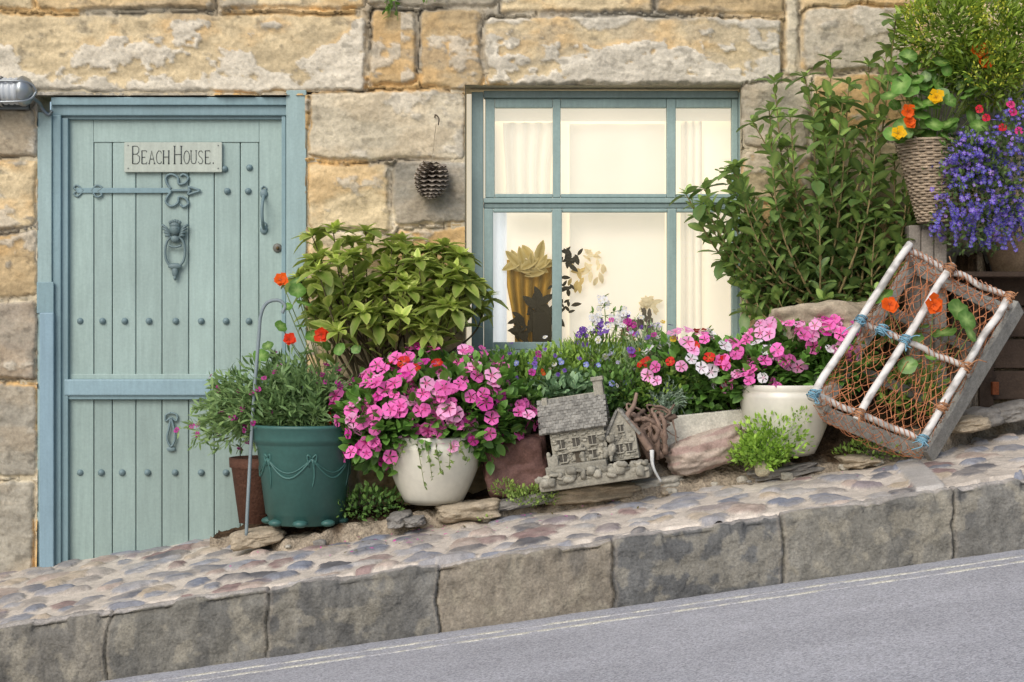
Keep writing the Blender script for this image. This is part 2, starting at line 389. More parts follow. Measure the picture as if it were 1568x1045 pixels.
pbox(g,438,469,138,955,-.010,.08,pf2*1.02,.004);pbox(g,431,437.5,176,955,.02,.08,pf,.003)
g.out('door_frame','paint',house)
g=G()
def stud(u,v,y=.052,r=5.2,c=pm_):
    p=P(u,v,y);R=S(r);lathe(g,p,[(R*1.0,0),(R*.95,R*.35),(R*.6,R*.8),(0.0001,R*1.0)],c,14,'y')
for u in(123,157,191,228,269,308,346,381): stud(u,492)
for u in(123,155,187,226,268,308,346,381): stud(u,724)
for u,v in((348,293),(380,293),(382,257),(344,259)): stud(u,v)
def T2(pts,r,y=.045,c=pm_,n=5,seg=6): tube(g,crom([P(a,b,y) for a,b in pts],n),r,c,seg)
beam(g,P(118,292,.046),P(262,292,.046),S(8),.008,pf*.97,.002)
T2([(128,292),(118,284),(113,288),(118,292),(113,297),(119,301),(128,292)],.004)
T2([(140,292),(148,284),(156,288),(150,293),(156,298),(148,302),(140,292)],.0045)
T2([(262,290),(256,282),(254,272),(262,267),(272,272),(274,282),(284,280),(288,272),(281,267),(276,270)],.0055)
T2([(262,294),(256,302),(254,310),(262,316),(272,311),(274,302),(284,304),(288,312),(281,317),(276,313)],.0055)
T2([(262,292),(280,292),(292,292)],.006);T2([(288,286),(298,289),(306,292),(298,295),(288,298),(290,292),(288,286)],.005)
kc=lin(112,132,134,.7)
sph(g,P(268,351,.03),(S(8.5),.02,S(9.5)),kc);sph(g,P(268,345,.03),(S(9),.02,S(6)),kc*.9)
for sx in(-1,1):
    for k in range(4):
        a=P(268+sx*7,357+k*2,.035);b=P(268+sx*(21-2*k),344+k*6,.036);tube(g,crom([a,(a+b)/2+[0,-.008,.005],b],4),[.0055]*8+[.002],kc,6)
    T2([(268+sx*6,362),(268+sx*13,372),(268+sx*15,390),(268+sx*11,403),(268,411)],.0055,.034,kc)
    sph(g,P(268+sx*2.7,350,.012),(.002,.002,.002),kc*.4,2);
T2([(258,376),(268,379),(278,376)],.005,.034,kc)
sph(g,P(268,408,.036),(S(11),.012,S(5)),kc);sph(g,P(268,416,.036),(S(5),.01,S(9)),kc);sph(g,P(268,426,.036),(S(2.5),.008,S(4)),kc)
sph(g,P(268,366,.036),(S(7),.012,S(6)),kc)
for k in range(5):sph(g,P(261+k*3.5,341-2*math.sin(k*.8),.02),(S(3),.008,S(3)),kc*.85,2)
for v0 in(297,352):
    sph(g,P(404,v0,.045),(S(6),.008,S(7)),pm_);T2([(404,v0-12),(400,v0-8),(404,v0-4),(408,v0-8),(404,v0-12)],.003)
tube(g,crom([P(404,300,.04),P(402,310,.0),P(401,325,-.008),P(402,340,.0),P(404,350,.04)],6),.007,pm_,8)
lathe(g,P(425,380,.05),[(S(7),0),(S(7),.006),(S(5.5),.01),(0.0001,.01)],lin(120,120,112,.6),20,'y')
sph(g,P(425,380,.036),(S(2.6),.01,S(2.6)),lin(120,96,60,.6))
T2([(262,632),(254,636),(254,645),(262,640),(270,645),(271,636),(262,632)],.004);T2([(262,640),(266,655),(268,672),(262,684),(256,672),(259,655),(262,640)],.005,.04)
sph(g,P(262,688,.045),(S(7),.006,S(4)),pm_)
g.out('door_ironmongery','paint',house)
g=G();pbox(g,190,340,218,264,.036,.05,lin(182,190,178,.76),.003)
tx=lin(52,58,60,.8)
LT={'B':[[(0,0),(0,1)],[(0,1),(.4,1),(.56,.88),(.54,.66),(.36,.55),(0,.54)],[(.36,.54),(.62,.4),(.62,.14),(.42,0),(0,0)]],
'E':[[(0,0),(0,1)],[(0,1),(.5,1),(.52,.88)],[(0,.5),(.36,.5)],[(0,0),(.52,0),(.55,.13)]],'A':[[(0,0),(.3,1),(.62,0)],[(.11,.36),(.5,.36)],[(-.08,0),(.08,0)],[(.52,0),(.72,0)]],
'C':[[(.58,.8),(.48,.97),(.25,1),(.05,.75),(0,.45),(.1,.12),(.3,0),(.5,.04),(.6,.18)]],'H':[[(0,0),(0,1)],[(.6,0),(.6,1)],[(0,.52),(.6,.52)],[(-.1,0),(.1,0)],[(-.1,1),(.1,1)],[(.5,0),(.7,0)],[(.5,1),(.7,1)]],
'O':[[(.32+.32*math.cos(t*.524),.5+.5*math.sin(t*.524)) for t in range(13)]],'U':[[(0,1),(0,.3),(.1,.05),(.3,0),(.5,.06),(.58,.3),(.58,1)],[(-.1,1),(.1,1)],[(.48,1),(.68,1)]],
'S':[[(.5,.86),(.36,1),(.12,.97),(.02,.78),(.12,.6),(.4,.42),(.52,.22),(.4,.02),(.15,0),(0,.16)]]}
x=203.
for ch in'BEACH HOUSE':
    if ch==' ': x+=6;continue
    big=(x<206 or (ch=='H' and x>255 and x<280));h=27 if big else 20;w=17 if big else 13.5
    for st in LT[ch]: tube(g,[P(x+a*w,251-b*h,.0345) for a,b in st],.0013 if len(st)>2 or st[0][1]==st[-1][1] else .0021,tx,5)
    x+=w*.60+ (4.0 if big else 2.9)
sph(g,P(x+1,250,.035),(.003,.002,.003),tx,2)
for u,v in((196,223),(334,223),(196,258),(334,258)): sph(g,P(u,v,.035),(.003,.002,.003),lin(110,115,110),2)
g.out('house_name_sign','paint',house)
# WINDOW -------------------------------------------------------
g=G();wf=lin(130,150,147,.78);wl=lin(144,166,162,.8)
def fr(u0,u1,v0,v1,y,c=wf,b=.004,yb=.13): pbox(g,u0,u1,v0,v1,y,yb,c,b)
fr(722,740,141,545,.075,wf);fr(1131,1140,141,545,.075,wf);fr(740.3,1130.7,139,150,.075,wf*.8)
for a,b in((743,757.5),(846.5,858.5),(1021,1035),(1120.5,1130)):
    fr(a,b,151,303,.092,wl)
for a,b in((757.8,846.2),(858.8,1020.7),(1035.3,1120.2)):
    fr(a,b,151,165,.094,wl);fr(a,b,297,303,.094,wl)
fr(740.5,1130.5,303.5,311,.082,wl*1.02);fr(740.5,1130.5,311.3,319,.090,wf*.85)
for a,b in((741,755),(845.5,860.5),(1022,1036),(1121,1130.5)):
    fr(a,b,319.5,536,.084,wl)
for a,b in((755.3,845.2),(860.8,1021.7),(1036.3,1120.7)):
    fr(a,b,319.5,325,.087,wl);fr(a,b,524,536,.087,wl)
fr(735,1135,536.5,546,.05,wl,.004)
g.out('window_frame','paint',house)
g=G();a=P(741,538,.115);b=P(1131,150,.115)
g.add([[a[0],.115,a[2]],[b[0],.115,a[2]],[b[0],.115,b[2]],[a[0],.115,b[2]]],[[0,1,2,3]],[],[1,1,1],False)
g.out('window_glass','glass',house)
def cloth(g,u0,u1,v0,v1,y,amp,freq,col,nu=80,nv=20,pinch=None,ph=0.,cvar=.0):
    uu,tt=np.meshgrid(np.linspace(0,1,nu),np.linspace(0,1,nv))
    un=u0+(u1-u0)*uu;vv=v0+(v1-v0)*tt
    if pinch is not None: un=pinch[0]+(un-pinch[0])*(1-pinch[1]*ss(tt*1.2))
    w=np.sin(uu*freq*2*np.pi+ph+.6*np.sin(tt*3))
    yy=y+amp*w
    V=np.stack([(un-784)*(D+y)/F,yy,(522.5-vv)*(D+y)/F],-1).reshape(-1,3)
    i,j=np.meshgrid(np.arange(nv-1),np.arange(nu-1),indexing='ij')
    Q=np.stack([i*nu+j,(i+1)*nu+j,(i+1)*nu+j+1,i*nu+j+1],-1).reshape(-1,4)
    g.add(V,Q,[],(np.array(col)[None]*(1+cvar*w.reshape(-1,1))))
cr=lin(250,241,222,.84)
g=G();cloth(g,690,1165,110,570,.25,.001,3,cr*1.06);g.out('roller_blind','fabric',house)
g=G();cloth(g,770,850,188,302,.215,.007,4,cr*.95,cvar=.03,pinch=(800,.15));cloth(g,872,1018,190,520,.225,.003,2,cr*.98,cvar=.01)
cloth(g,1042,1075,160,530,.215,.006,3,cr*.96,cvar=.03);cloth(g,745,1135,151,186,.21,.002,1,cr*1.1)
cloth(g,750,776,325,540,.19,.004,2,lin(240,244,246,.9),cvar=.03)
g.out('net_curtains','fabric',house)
g=G();cloth(g,772,850,398,545,.20,.012,5,lin(196,156,66,.7),cvar=.45,pinch=(808,.45))
n=26;an=np.linspace(-.4,3.5,n)
d=np.stack([np.cos(an),rng.normal(size=n)*.3,np.sin(an)],1)
batch(g,LEAF,np.tile(P(815,412,.17),(n,1))+rng.normal(size=(n,3))*[.03,.004,.012],d,np.tile([0,-1.,.3],(n,1)),rng.uniform(.05,.11,n),lin(204,176,96,.8)*rng.uniform(.5,1.1,(n,1)),lin(226,206,140,.8))
def sil(u,v,n,r,col,y=.165,arc=(0,6.28)):
    an=rng.uniform(*arc,n);d=np.stack([np.cos(an),rng.normal(size=n)*.2,np.sin(an)],1)
    batch(g,LEAF,np.tile(P(u,v,y),(n,1))+rng.normal(size=(n,3))*[r*.3,.004,r*.3],d,np.tile([0,-1.,.3],(n,1)),rng.uniform(.5,1,n)*r,np.array(col),None)
dkk=lin(60,58,44,.7)
sil(874,396,22,.055,dkk);sil(862,440,10,.05,dkk);sil(828,478,40,.09,dkk);sil(862,470,14,.05,dkk);sil(800,500,22,.07,dkk)
sil(905,392,12,.05,lin(236,220,178),.18);sil(915,410,10,.06,lin(236,220,178),.18);sil(885,420,8,.06,lin(216,190,124),.18)
sil(995,470,26,.05,lin(224,210,174),.185);sil(990,500,26,.06,lin(90,84,74),.17);sil(960,512,14,.05,lin(130,114,84),.17)
pbox(g,815,845,478,545,.15,.18,dkk,.01)
g.out('windowsill_plants','inner',house)
# BULKHEAD LAMP ------------------------------------------------
lamp=empty('wall_lamp');g=G();mc=lin(170,176,178,.8)
pr=[(.0001,-.24),(.05,-.238),(.056,-.22)]+[(.054+.0025*math.cos(k*1.6),-.22+k*.006) for k in range(34)]+[(.05,-.01),(.0001,-.008)]
lathe(g,P(38,140,-.10),pr,lin(206,212,216,.85),32,'x');g.out('ribbed_glass','glaze',lamp)
g=G();lathe(g,P(38,140,-.10),[(.058,-.02),(.062,-.01),(.062,.0),(.05,.02),(.03,.035),(.0001,.038)],mc,32,'x')
lathe(g,P(38,140,-.10),[(.059,-.10),(.063,-.095),(.059,-.09)],mc,32,'x')
for s in(-1,1): tube(g,crom([P(-60,140+s*16,-.15),P(20,140+s*16,-.155),P(46,140+s*12,-.13),P(56,140,-.11)],6),.005,mc,8)
pbox(g,-60,44,122,168,-.045,-.015,lin(120,128,128,.7),.008)
tube(g,crom([P(50,150,-.09),P(60,158,-.05),P(64,166,-.03),P(74,176,-.02),P(80,170,-.02)],6),.008,lin(130,140,145,.7),8)
g.out('metal_body','metal',lamp)
# PINE CONE ----------------------------------------------------
g=G();pc=P(661,274,-.065)
n=120;t=np.linspace(0,1,n);az=t*n*2.39996
z=.064-.13*t;r=.008+.046*np.sin(np.pi*np.clip(t*.85+.12,0,1))**.75
pos=np.stack([r*.5*np.cos(az),r*.5*np.sin(az),z],1)
d=np.stack([np.cos(az),np.sin(az),.35-1.0*t],1);Rt=rotm('Y',.22)
batch(g,leafT(.95,.5,-.15,((.3,.6),(.7,1),(.92,.8))),pc+pos@Rt.T,d@Rt.T,np.tile([0,0,-1.],(n,1)),.012+r*.66,lin(96,86,78,.7),lin(188,176,160,.85))
sph(g,pc,(.016,.016,.058),lin(60,48,40,.6))
o=g.out('pine_cone','bark')
g=G();tube(g,crom([P(661,250,-.06),P(664,225,-.04),P(666,205,-.03),P(668,190,-.035)],6),.0016,lin(150,140,120),5)
tube(g,crom([P(666,180,-.01),P(667,176,-.04),P(672,182,-.05),P(671,192,-.045)],5),.003,lin(90,80,70),6)
s=g.out('hanging_string','rope');s.parent=o
# PAVEMENT -----------------------------------------------------
xs=np.concatenate([np.arange(-7,-2.6,.03),np.arange(-2.6,2.8,.007),np.arange(2.8,7,.03)]);ys=np.arange(-1.20,.125,.007)
X,Y=np.meshgrid(xs,ys)
cs=.118
XW=X+(fbm(X*4,Y*4,0,3,59)-.5)*.12;YW=Y+(fbm(X*4,Y*4,4,3,58)-.5)*.12
gx=XW/cs;gy=YW/(cs*1.2);best=np.full(X.shape,9.);idm=np.zeros(X.shape);id2=np.zeros(X.shape)
ci=np.floor(gx).astype(int);cj=np.floor(gy).astype(int)
for a in(-1,0,1):
    for b in(-1,0,1):
        i=ci+a;j=cj+b
        px=i+.1+.8*_h(i,j,0*i,1);py=j+.1+.8*_h(i,j,0*i,2)
        ra=.32+.34*_h(i,j,0*i,3);el=.55+.45*_h(i,j,0*i,4);th=3.14*_h(i,j,0*i,5)
        dx=gx-px;dy=gy-py
        q1=dx*np.cos(th)+dy*np.sin(th);q2=-dx*np.sin(th)+dy*np.cos(th)
        dd=((np.abs(q1)/ra)**2.8+(np.abs(q2)/(ra*el))**2.8)**(1/2.8)
        m=dd<best;best=np.where(m,dd,best);idm=np.where(m,_h(i,j,0*i,8),idm);id2=np.where(m,_h(i,j,0*i,9),id2)
best=best+(fbm(X*26,Y*26,0,3,60)-.5)*.6
cm=ss((1.0-best)/.12)*(id2>.08)
palc=np.array([lin(134,137,146),lin(154,156,163),lin(116,118,126),lin(146,122,118),lin(176,158,146),lin(186,170,148),lin(164,156,148),lin(98,98,103),lin(178,174,170),lin(142,132,134),lin(128,134,148),lin(142,141,144)])*.78
cc=palc[(idm*11.99).astype(int)]*(.65+.7*fbm(X*30,Y*30,0,3,61))[...,None]
dust=ss((fbm(X*10,Y*10,3,4,67)-.42)*4)[...,None]*.35
mo=lin(208,197,183,K)*(.68+.56*fbm(X*6,Y*6,1,4,62))[...,None]
cc=cc*(1-dust)+mo*.85*dust
rim=ss(1-np.abs(best-1.02)/.10)*.32
cmc=cm*.95
Cp=mo*(1-cmc[...,None])+cc*cmc[...,None];Cp=Cp*(1-rim[...,None])
Zp=zpav(X,Y)+cm*.015*np.sqrt(np.clip(1.05-np.clip(best,0,1)**2,0,1))*(.3+.9*id2)+(fbm(X*3,Y*3,0,3,63)-.5)*.03+(fbm(X*50,Y*50,0,2,64)-.5)*.006
slab=ss((.05-np.abs(X-1.50-.10*(Y+.6)))/.006+.5)*ss((-Y-.55)/.02)
Cp=Cp*(1-slab[...,None])+lin(180,175,168,K)*(.85+.3*fbm(X*12,Y*12,0,3,66))[...,None]*slab[...,None];Zp=Zp*(1-slab)+(zpav(X,Y)+.012)*slab
def gridobj(name,X,Y,Z,C,m,parent=None):
    ni,nj=X.shape;i,j=np.meshgrid(np.arange(ni-1),np.arange(nj-1),indexing='ij')
    q=np.stack([i*nj+j,i*nj+j+1,(i+1)*nj+j+1,(i+1)*nj+j],-1).reshape(-1,4)
    return mesh_np(name,np.stack([X,Y,Z],-1).reshape(-1,3),q,np.zeros((0,3),int),np.clip(C.reshape(-1,3),0,1),np.ones(len(q),bool),np.zeros(0,bool),m,parent)
edgeb=ss((-1.172-Y+(fbm(X*7,0*X,0,3,68)-.5)*.05)/.02);Zp=Zp-.035*edgeb
gridobj('cobbled_pavement',X,Y,Zp,Cp,'cob')
# KERB ---------------------------------------------------------
KH=.245
prof=[(-1.145,-.016),(-1.155,.0)]+[(-1.16-.076*t,.003-.003*t) for t in np.linspace(.1,1,14)]
prof+=[(-1.236-.022*math.sin(t),-.022+.022*math.cos(t)) for t in np.linspace(.2,1.5,10)]
prof+=[(-1.258-.010*t,-.024-(KH-.005)*t) for t in np.linspace(.03,1.05,42)]
prof=np.array(prof);xs=np.concatenate([np.arange(-7,-2.2,.03),np.arange(-2.2,2.3,.0055),np.arange(2.3,7,.03)])
sI,_=np.meshgrid(np.arange(len(prof)),xs,indexing='ij');Xk=np.tile(xs,(len(prof),1))
Yk=prof[sI,0];Zk=prof[sI,1]
jn=np.array([(u-784)*5.75/F for u in(165,410,672,937,1198,1458)]);jn=np.concatenate([jn[0]-.58*np.arange(9,0,-1),jn,jn[-1]+.58*np.arange(1,10)])
Xw=Xk+(fbm(Zk*8,Xk*3,3,3,70)-.5)*.030+(fbm(Zk*60,Xk*40,3,2,71)-.5)*.006
dj=np.min(np.abs(Xw[...,None]-jn),axis=-1);ki=np.searchsorted(jn,Xw)
kr=_h(ki,0*ki,0*ki,21);kr2=_h(ki,0*ki,0*ki,22)
tn=nz(np.gradient(prof,axis=0));nrm=np.stack([tn[:,1],-tn[:,0]],1);nrm=-nrm if nrm[-5][0]>0 else nrm
disp=(fbm(Xk*5,Zk*7,Yk*8,5,72)-.5)*.030+(fbm(Xk*35,Zk*25,Yk*30,4,73)-.5)*.014+(kr-.5)*.020
ew=ss(1-np.abs(Zk+.02)/.045);disp=disp-ew*.022*ss((fbm(Xk*9,Zk*3,2,4,79)-.44)*6)
disp=disp*(1-.4*(sI<12))-.014*ss((.007-dj)/.007)
Yk2=Yk+nrm[sI,0]*disp;Zk2=Zk+nrm[sI,1]*disp*.8-(sI<1)*.02+(kr2-.5)*.012*(sI>2)*(sI<40)
kb=np.array([lin(140,135,124),lin(134,131,122),lin(148,139,124),lin(114,114,112),lin(126,124,118)])*.74
order=np.array([0,1,4,2,3,1,4,0,1,2,3,0])
kb=kb[order[(ki-9)%12]]
big=fbm(Xk*4,Zk*7,Yk*5,5,74);fine=fbm(Xk*45,Zk*26,Yk*30,4,75)
Ck=kb*(.50+.55*big+.55*fine)[...,None]
st=ss((fbm(Xk*9,Zk*2.5,0,4,76)-.52)*8)[...,None];Ck=Ck*(1-.42*st)+lin(86,87,88,.7)*.42*st
li=ss((fbm(Xk*16,Zk*16,2,5,77)-.56)*14)[...,None];Ck=Ck*(1-.34*li)+lin(180,172,152,.8)*.34*li
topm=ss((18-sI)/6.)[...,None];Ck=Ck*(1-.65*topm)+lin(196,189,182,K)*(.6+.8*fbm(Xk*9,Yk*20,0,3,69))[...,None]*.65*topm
jm=ss((.006-dj)/.005)[...,None];Ck=Ck*(1-.72*jm)+lin(60,56,50,.7)*.72*jm
jl=ss((.006-np.abs(dj-.011))/.005)[...,None]*.22;Ck=Ck*(1-jl)+lin(184,170,152,.75)*jl
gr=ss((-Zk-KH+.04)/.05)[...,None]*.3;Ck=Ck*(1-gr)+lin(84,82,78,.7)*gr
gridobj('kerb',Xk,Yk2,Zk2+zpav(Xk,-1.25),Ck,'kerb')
# ROAD ---------------------------------------------------------
xs=np.concatenate([np.linspace(-40,-3,12),np.arange(-2.9,3,.05),np.linspace(3.1,40,12)]);ys=np.concatenate([-1.24-np.arange(0,3,.05),-4.3-np.arange(0,8,1)])[::-1]
X,Y=np.meshgrid(xs,ys)
zr=lambda X,Y:zpav(X,-1.25)-KH+.012+.012*(-1.25-Y)
Cr=lin(186,186,191,.72)*(.84+.32*fbm(X*1.2,Y*4,0,4,80))[...,None]
gut=ss((Y+1.32)/.05)[...,None]*.15;Cr=Cr*(1-gut)+lin(150,146,138,.6)*gut
gridobj('road',X,Y,zr(X,Y),Cr,'asph')
xs=np.arange(-4,4,.01)
par=empty('road_marking')
for yl,w in((-1.42,.036),(-1.53,.036)):
    X,Y=np.meshgrid(xs,np.linspace(-w/2,w/2,6)+yl);Y=Y+(vn(X*3,0*X,0,5)-.5)*.012
    n_=ss((fbm(X*14,Y*25,0,4,83)-.40)*6)[...,None]*.7
    ed=np.zeros(X.shape);ed[0]=1;ed[-1]=1
    gridobj('faded_line',X,Y,zr(X,Y)+.0025-.0045*ed,lin(188,187,190,.72)*(1-n_)+lin(224,220,200,.80)*n_,'asph',par)
g=G();Lg=300.
g.add([[-Lg,-Lg,-61.25],[Lg,-Lg,-61.25],[Lg,Lg,-61.25],[-Lg,Lg,-61.25]],[[0,1,2,3]],[],lin(120,125,95,.5),False)
g2=G();g2.add([[-40,-60,-7.1],[40,-60,4.4],[40,-12.2,4.35],[-40,-12.2,-7.1]],[[0,1,2,3]],[],lin(150,144,130,.7),False)
g2.out('ground','rough');g.out('valley_ground','rough')
# BED ----------------------------------------------------------
def bedh(X,y):
    h=.05+.25*ss((y+.44)/.24)*ss((X+.10)/.25)+.30*ss((X-.95)/.3)*ss((y+.30)/.14)
    return h
def fronty(X): return -.49+.36*ss((X-1.62)/.35)+.32*ss((-X-.86)/.22)
xs=np.arange(-1.22,4.0,.009);ts=np.linspace(0,1,70)
X,Tt=np.meshgrid(xs,ts);Fy=fronty(X)+(fbm(X*8,0*X,0,3,90)-.5)*.08
Y=Fy+(0.03-Fy)*Tt
lump=fbm(X*9,Y*12,0,4,94)
Z=zpav(X,Y)+bedh(X,Y)*ss(Tt*12)*(.75+.5*ss((lump-.35)*3))+(fbm(X*30,Y*30,0,4,91)-.5)*.03*ss(Tt*8+.1)-.012*(1-ss(Tt*30))
Cb=lin(84,68,52,.7)*(.6+.8*fbm(X*30,Y*30,0,3,92))[...,None]
st=ss((.26-Tt)/.08)[...,None]*ss((fbm(X*7,Y*7,0,3,93)-.30)*8)[...,None];Cb=Cb*(1-st)+lin(178,164,144,.75)*(.55+.8*lump)[...,None]*st
gridobj('soil_bed',X,Y,Z,Cb,'soil')
g=G()
bl=[(396,824,36,11,-.40,'t'),(612,794,18,8,-.46,'g'),(718,782,42,12,-.45,'t'),(635,798,15,6,-.52,'g'),(800,767,56,7,-.43,'g'),(910,753,64,10,-.41,'t'),(1000,742,40,8,-.41,'w'),(1205,720,50,7,-.43,'g'),(1310,706,26,8,-.43,'t'),(1500,640,30,12,-.3,'g'),(1550,630,32,12,-.26,'g'),(1250,498,62,26,-.30,'t'),(1310,488,40,20,-.28,'t'),(1480,650,26,9,-.4,'t')]
bc={'t':lin(176,162,140,.70),'g':lin(142,138,132,.68),'w':lin(192,186,172,.72)}
for i,(u,v,ru,rv,y,c) in enumerate(bl): rock(g,P(u,v,y),(S(ru),.07+.02*(i%3),S(rv)*1.1),bc[c],i+3,tilt=.14+.05*math.sin(i*2.1),n=5,blk=5,amp=.34)
r3=np.random.default_rng(9)
for i in range(22):
    x=r3.uniform(-.9,1.6);y=fronty(x)+r3.uniform(-.03,.05);rr=r3.uniform(.006,.016);rock(g,[x,y,zpav(x,y)+.015],(rr*1.6,rr*1.2,rr),bc[r3.choice(['t','g','w'])],i+200,n=3,blk=4,amp=.4)
g.out('border_stones','rough')
def one_rock(u,v,ru,rv,y,col,seed,tilt=.1,dep=.09,**k):
    g=G();rock(g,P(u,v,y),(S(ru),dep,S(rv)),col,seed,tilt=tilt,**k);g.out('garden_rock','rough')
one_rock(790,714,44,42,-.36,lin(118,88,80,.7),31,blk=7,amp=.14,col2=lin(128,98,92,.7))
one_rock(1080,690,58,26,-.42,lin(184,168,154,.75),45,tilt=.28,col2=lin(170,146,136,.75),amp=.3,blk=4)
one_rock(1168,718,11,11,-.50,lin(206,196,170,.8),52,dep=.03)
g=G()
R=rotm('Y',-.10)
for (cx,cy,sx,sy,c) in((0,-.07,.36,.02,1),(0,.07,.36,.02,1),(-.175,0,.02,.12,.97),(.175,0,.02,.12,.97)):
    box(g,P(1080,656,-.33)+np.array([cx,cy,0])@R.T,[sx,sy,.13],lin(210,206,192,.76)*c,.006,R)
box(g,P(1080,668,-.33),[.34,.12,.02],lin(120,110,90,.5),.003,R)
g.out('stone_trough','rough')
# POTS ---------------------------------------------------------
g=G();yp=-.36;c0=P(467,802,yp);k=S(1,yp)
prof=[(.0001,0),(50*k,0),(54*k,2*k),(58*k,16*k),(60*k,17*k),(73*k,118*k),(75*k,121*k),(75*k,124*k),(79*k,126*k),(81*k,132*k),(82*k,146*k),(84*k,148*k),(84*k,152*k),(80*k,153*k),(77*k,150*k),(74*k,120*k),(.0001,118*k)]
gp=lin(68,112,106,.72);lathe(g,c0,prof,gp,64)
for a in np.arange(0,6.3,.785): sph(g,c0+[55*k*math.cos(a),55*k*math.sin(a),5*k],(12*k,12*k,6*k),gp,2)
def onpot(a,z): 
    r=(60+13*(z-17)/101)*k+.001; return c0+np.array([r*math.cos(a),r*math.sin(a),z*k])
for q_ in range(6):
    a0=-2.35+q_*1.047
    tube(g,[onpot(a0+1.047*t,104-30*math.sin(math.pi*t)) for t in np.linspace(0,1,14)],.0045,gp*1.08,6)
    tube(g,[onpot(a0+1.047*t,104-22*math.sin(math.pi*t)) for t in np.linspace(0,1,14)],.003,gp*1.05,6)
    tube(g,[onpot(a0+.06*math.sin(t*3),104-46*t) for t in np.linspace(0,1,8)],[.006,.006,.005,.004,.004,.003,.003,.001],gp*1.05,6)
    for s_ in(-1,1): tube(g,[onpot(a0+s_*.10*math.sin(t*2.6),104+12*math.sin(t*3)-14*t) for t in np.linspace(0,1,8)],.004,gp*1.1,6)
g.out('green_flower_pot','plastic')
g=G();lathe(g,P(395,800,-.22),[(.0001,0),(.075,0),(.105,.22),(.113,.222),(.115,.26),(.105,.262),(.1,.24),(.0001,.23)],lin(118,84,70,.7),40);g.out('terracotta_pot','rough')
def whitepot(u,v,y,rs,name='white_flower_pot',H_=100):
    g=G();c=P(u,v,y);k=S(1,y)
    pr=[(.0001,0),(rs*.50*k,0),(rs*.53*k,3*k)]
    for t in np.linspace(0,1,14): pr.append(((rs*(.54+.46*math.sin(.12+t*1.35)))*k,(3+(H_-16)*t)*k))
    pr+=[((rs*.97)*k,(H_-12)*k),((rs*.99)*k,(H_-9)*k),((rs*1.01)*k,(H_-2)*k),((rs*.99)*k,H_*k),((rs*.93)*k,H_*k),((rs*.9)*k,(H_-8)*k),(.0001,(H_-14)*k)]
    lathe(g,c,pr,lin(236,232,216,.9),64)
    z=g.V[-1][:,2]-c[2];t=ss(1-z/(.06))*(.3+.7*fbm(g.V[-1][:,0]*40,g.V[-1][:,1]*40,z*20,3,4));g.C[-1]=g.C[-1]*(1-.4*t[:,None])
    g.out(name,'glaze');return c
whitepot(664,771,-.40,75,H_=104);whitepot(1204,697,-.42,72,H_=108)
# PLANTS -------------------------------------------------------
def shrub(name,base,tips,T,ls,dk,lt,tip,nl,stemc,start=.25,spread=.9,whorl=0,jit=.02,wtip=.5):
    par=empty(name);gs=G();gl=G()
    for ti,tp in enumerate(tips):
        b=np.array(base[ti%len(base)])+rng.normal(size=3)*[.02,.015,.01];tp=np.array(tp)
        mid=b+(tp-b)*.5+np.array([ (tp[0]-b[0])*.18,0,0])+rng.normal(size=3)*jit-UP*.02
        cv=crom([b,mid,tp],10);tube(gs,cv,np.linspace(.006,.0022,len(cv)),stemc,5)
        L=np.linalg.norm(tp-b);n=int(nl*L) 
        t=np.linspace(start,.97,max(n,3));idx=np.clip(t*(len(cv)-1),0,len(cv)-1.001);i=idx.astype(int)
        p=cv[i]+(cv[i+1]-cv[i])*(idx-i)[:,None];ax=nz(cv[i+1]-cv[i])
        az=np.arange(len(t))*(2.4)+rng.random()*6+rng.normal(size=len(t))*.3
        e1=nz(np.cross(ax,[.3,.9,.1]));e2=np.cross(ax,e1)
        rad=np.cos(az)[:,None]*e1+np.sin(az)[:,None]*e2
        sp=spread*(1.15-.6*t)[:,None]*rng.uniform(.7,1.3,(len(t),1))
        d=nz(rad*sp+ax*.8+UP*.15)
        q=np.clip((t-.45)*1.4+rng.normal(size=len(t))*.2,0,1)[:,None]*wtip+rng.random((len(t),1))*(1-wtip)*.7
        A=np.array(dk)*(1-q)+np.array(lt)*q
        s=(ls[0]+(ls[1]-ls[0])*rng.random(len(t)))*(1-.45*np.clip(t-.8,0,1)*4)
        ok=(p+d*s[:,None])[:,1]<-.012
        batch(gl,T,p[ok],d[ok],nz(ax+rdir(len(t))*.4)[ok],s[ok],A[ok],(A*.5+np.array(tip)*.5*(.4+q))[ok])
        if whorl:
            az=np.arange(whorl)*2.4+rng.random()*6;e1=nz(np.cross(ax[-1],[.3,.9,.1]));e2=np.cross(ax[-1],e1)
            rad=np.cos(az)[:,None]*e1+np.sin(az)[:,None]*e2;up=np.linspace(-.1,1.1,whorl)[:,None]
            d=nz(rad+nz(ax[-1]+UP*.8)*up);q=np.linspace(.3,1,whorl)[:,None]*rng.uniform(.6,1,(whorl,1))
            A=np.array(dk)*(1-q)+np.array(lt)*q;s=np.linspace(1.1,.5,whorl)*ls[1]*rng.uniform(.8,1.1,whorl)
            ok=(tp+d*s[:,None])[:,1]<-.012
            batch(gl,T,np.tile(tp,(whorl,1))[ok],d[ok],nz(UP+rad*.3+rdir(whorl)*.25)[ok],s[ok],A[ok],(A*.4+np.array(tip)*.6*q)[ok])
    gs.out('stems','bark',par);gl.out('leaves','leaf',par);return par
tips=[]
for i in range(58):
    a=rng.uniform(0,2*np.pi);r=math.sqrt(rng.random());u=602+142*r*math.cos(a);v=445+ 80*r*math.sin(a)
    v=max(v,350+.0016*(u-600)**2-10+rng.uniform(-6,14))
    tips.append(P(u,v,-.26+rng.uniform(-.2,.14)))
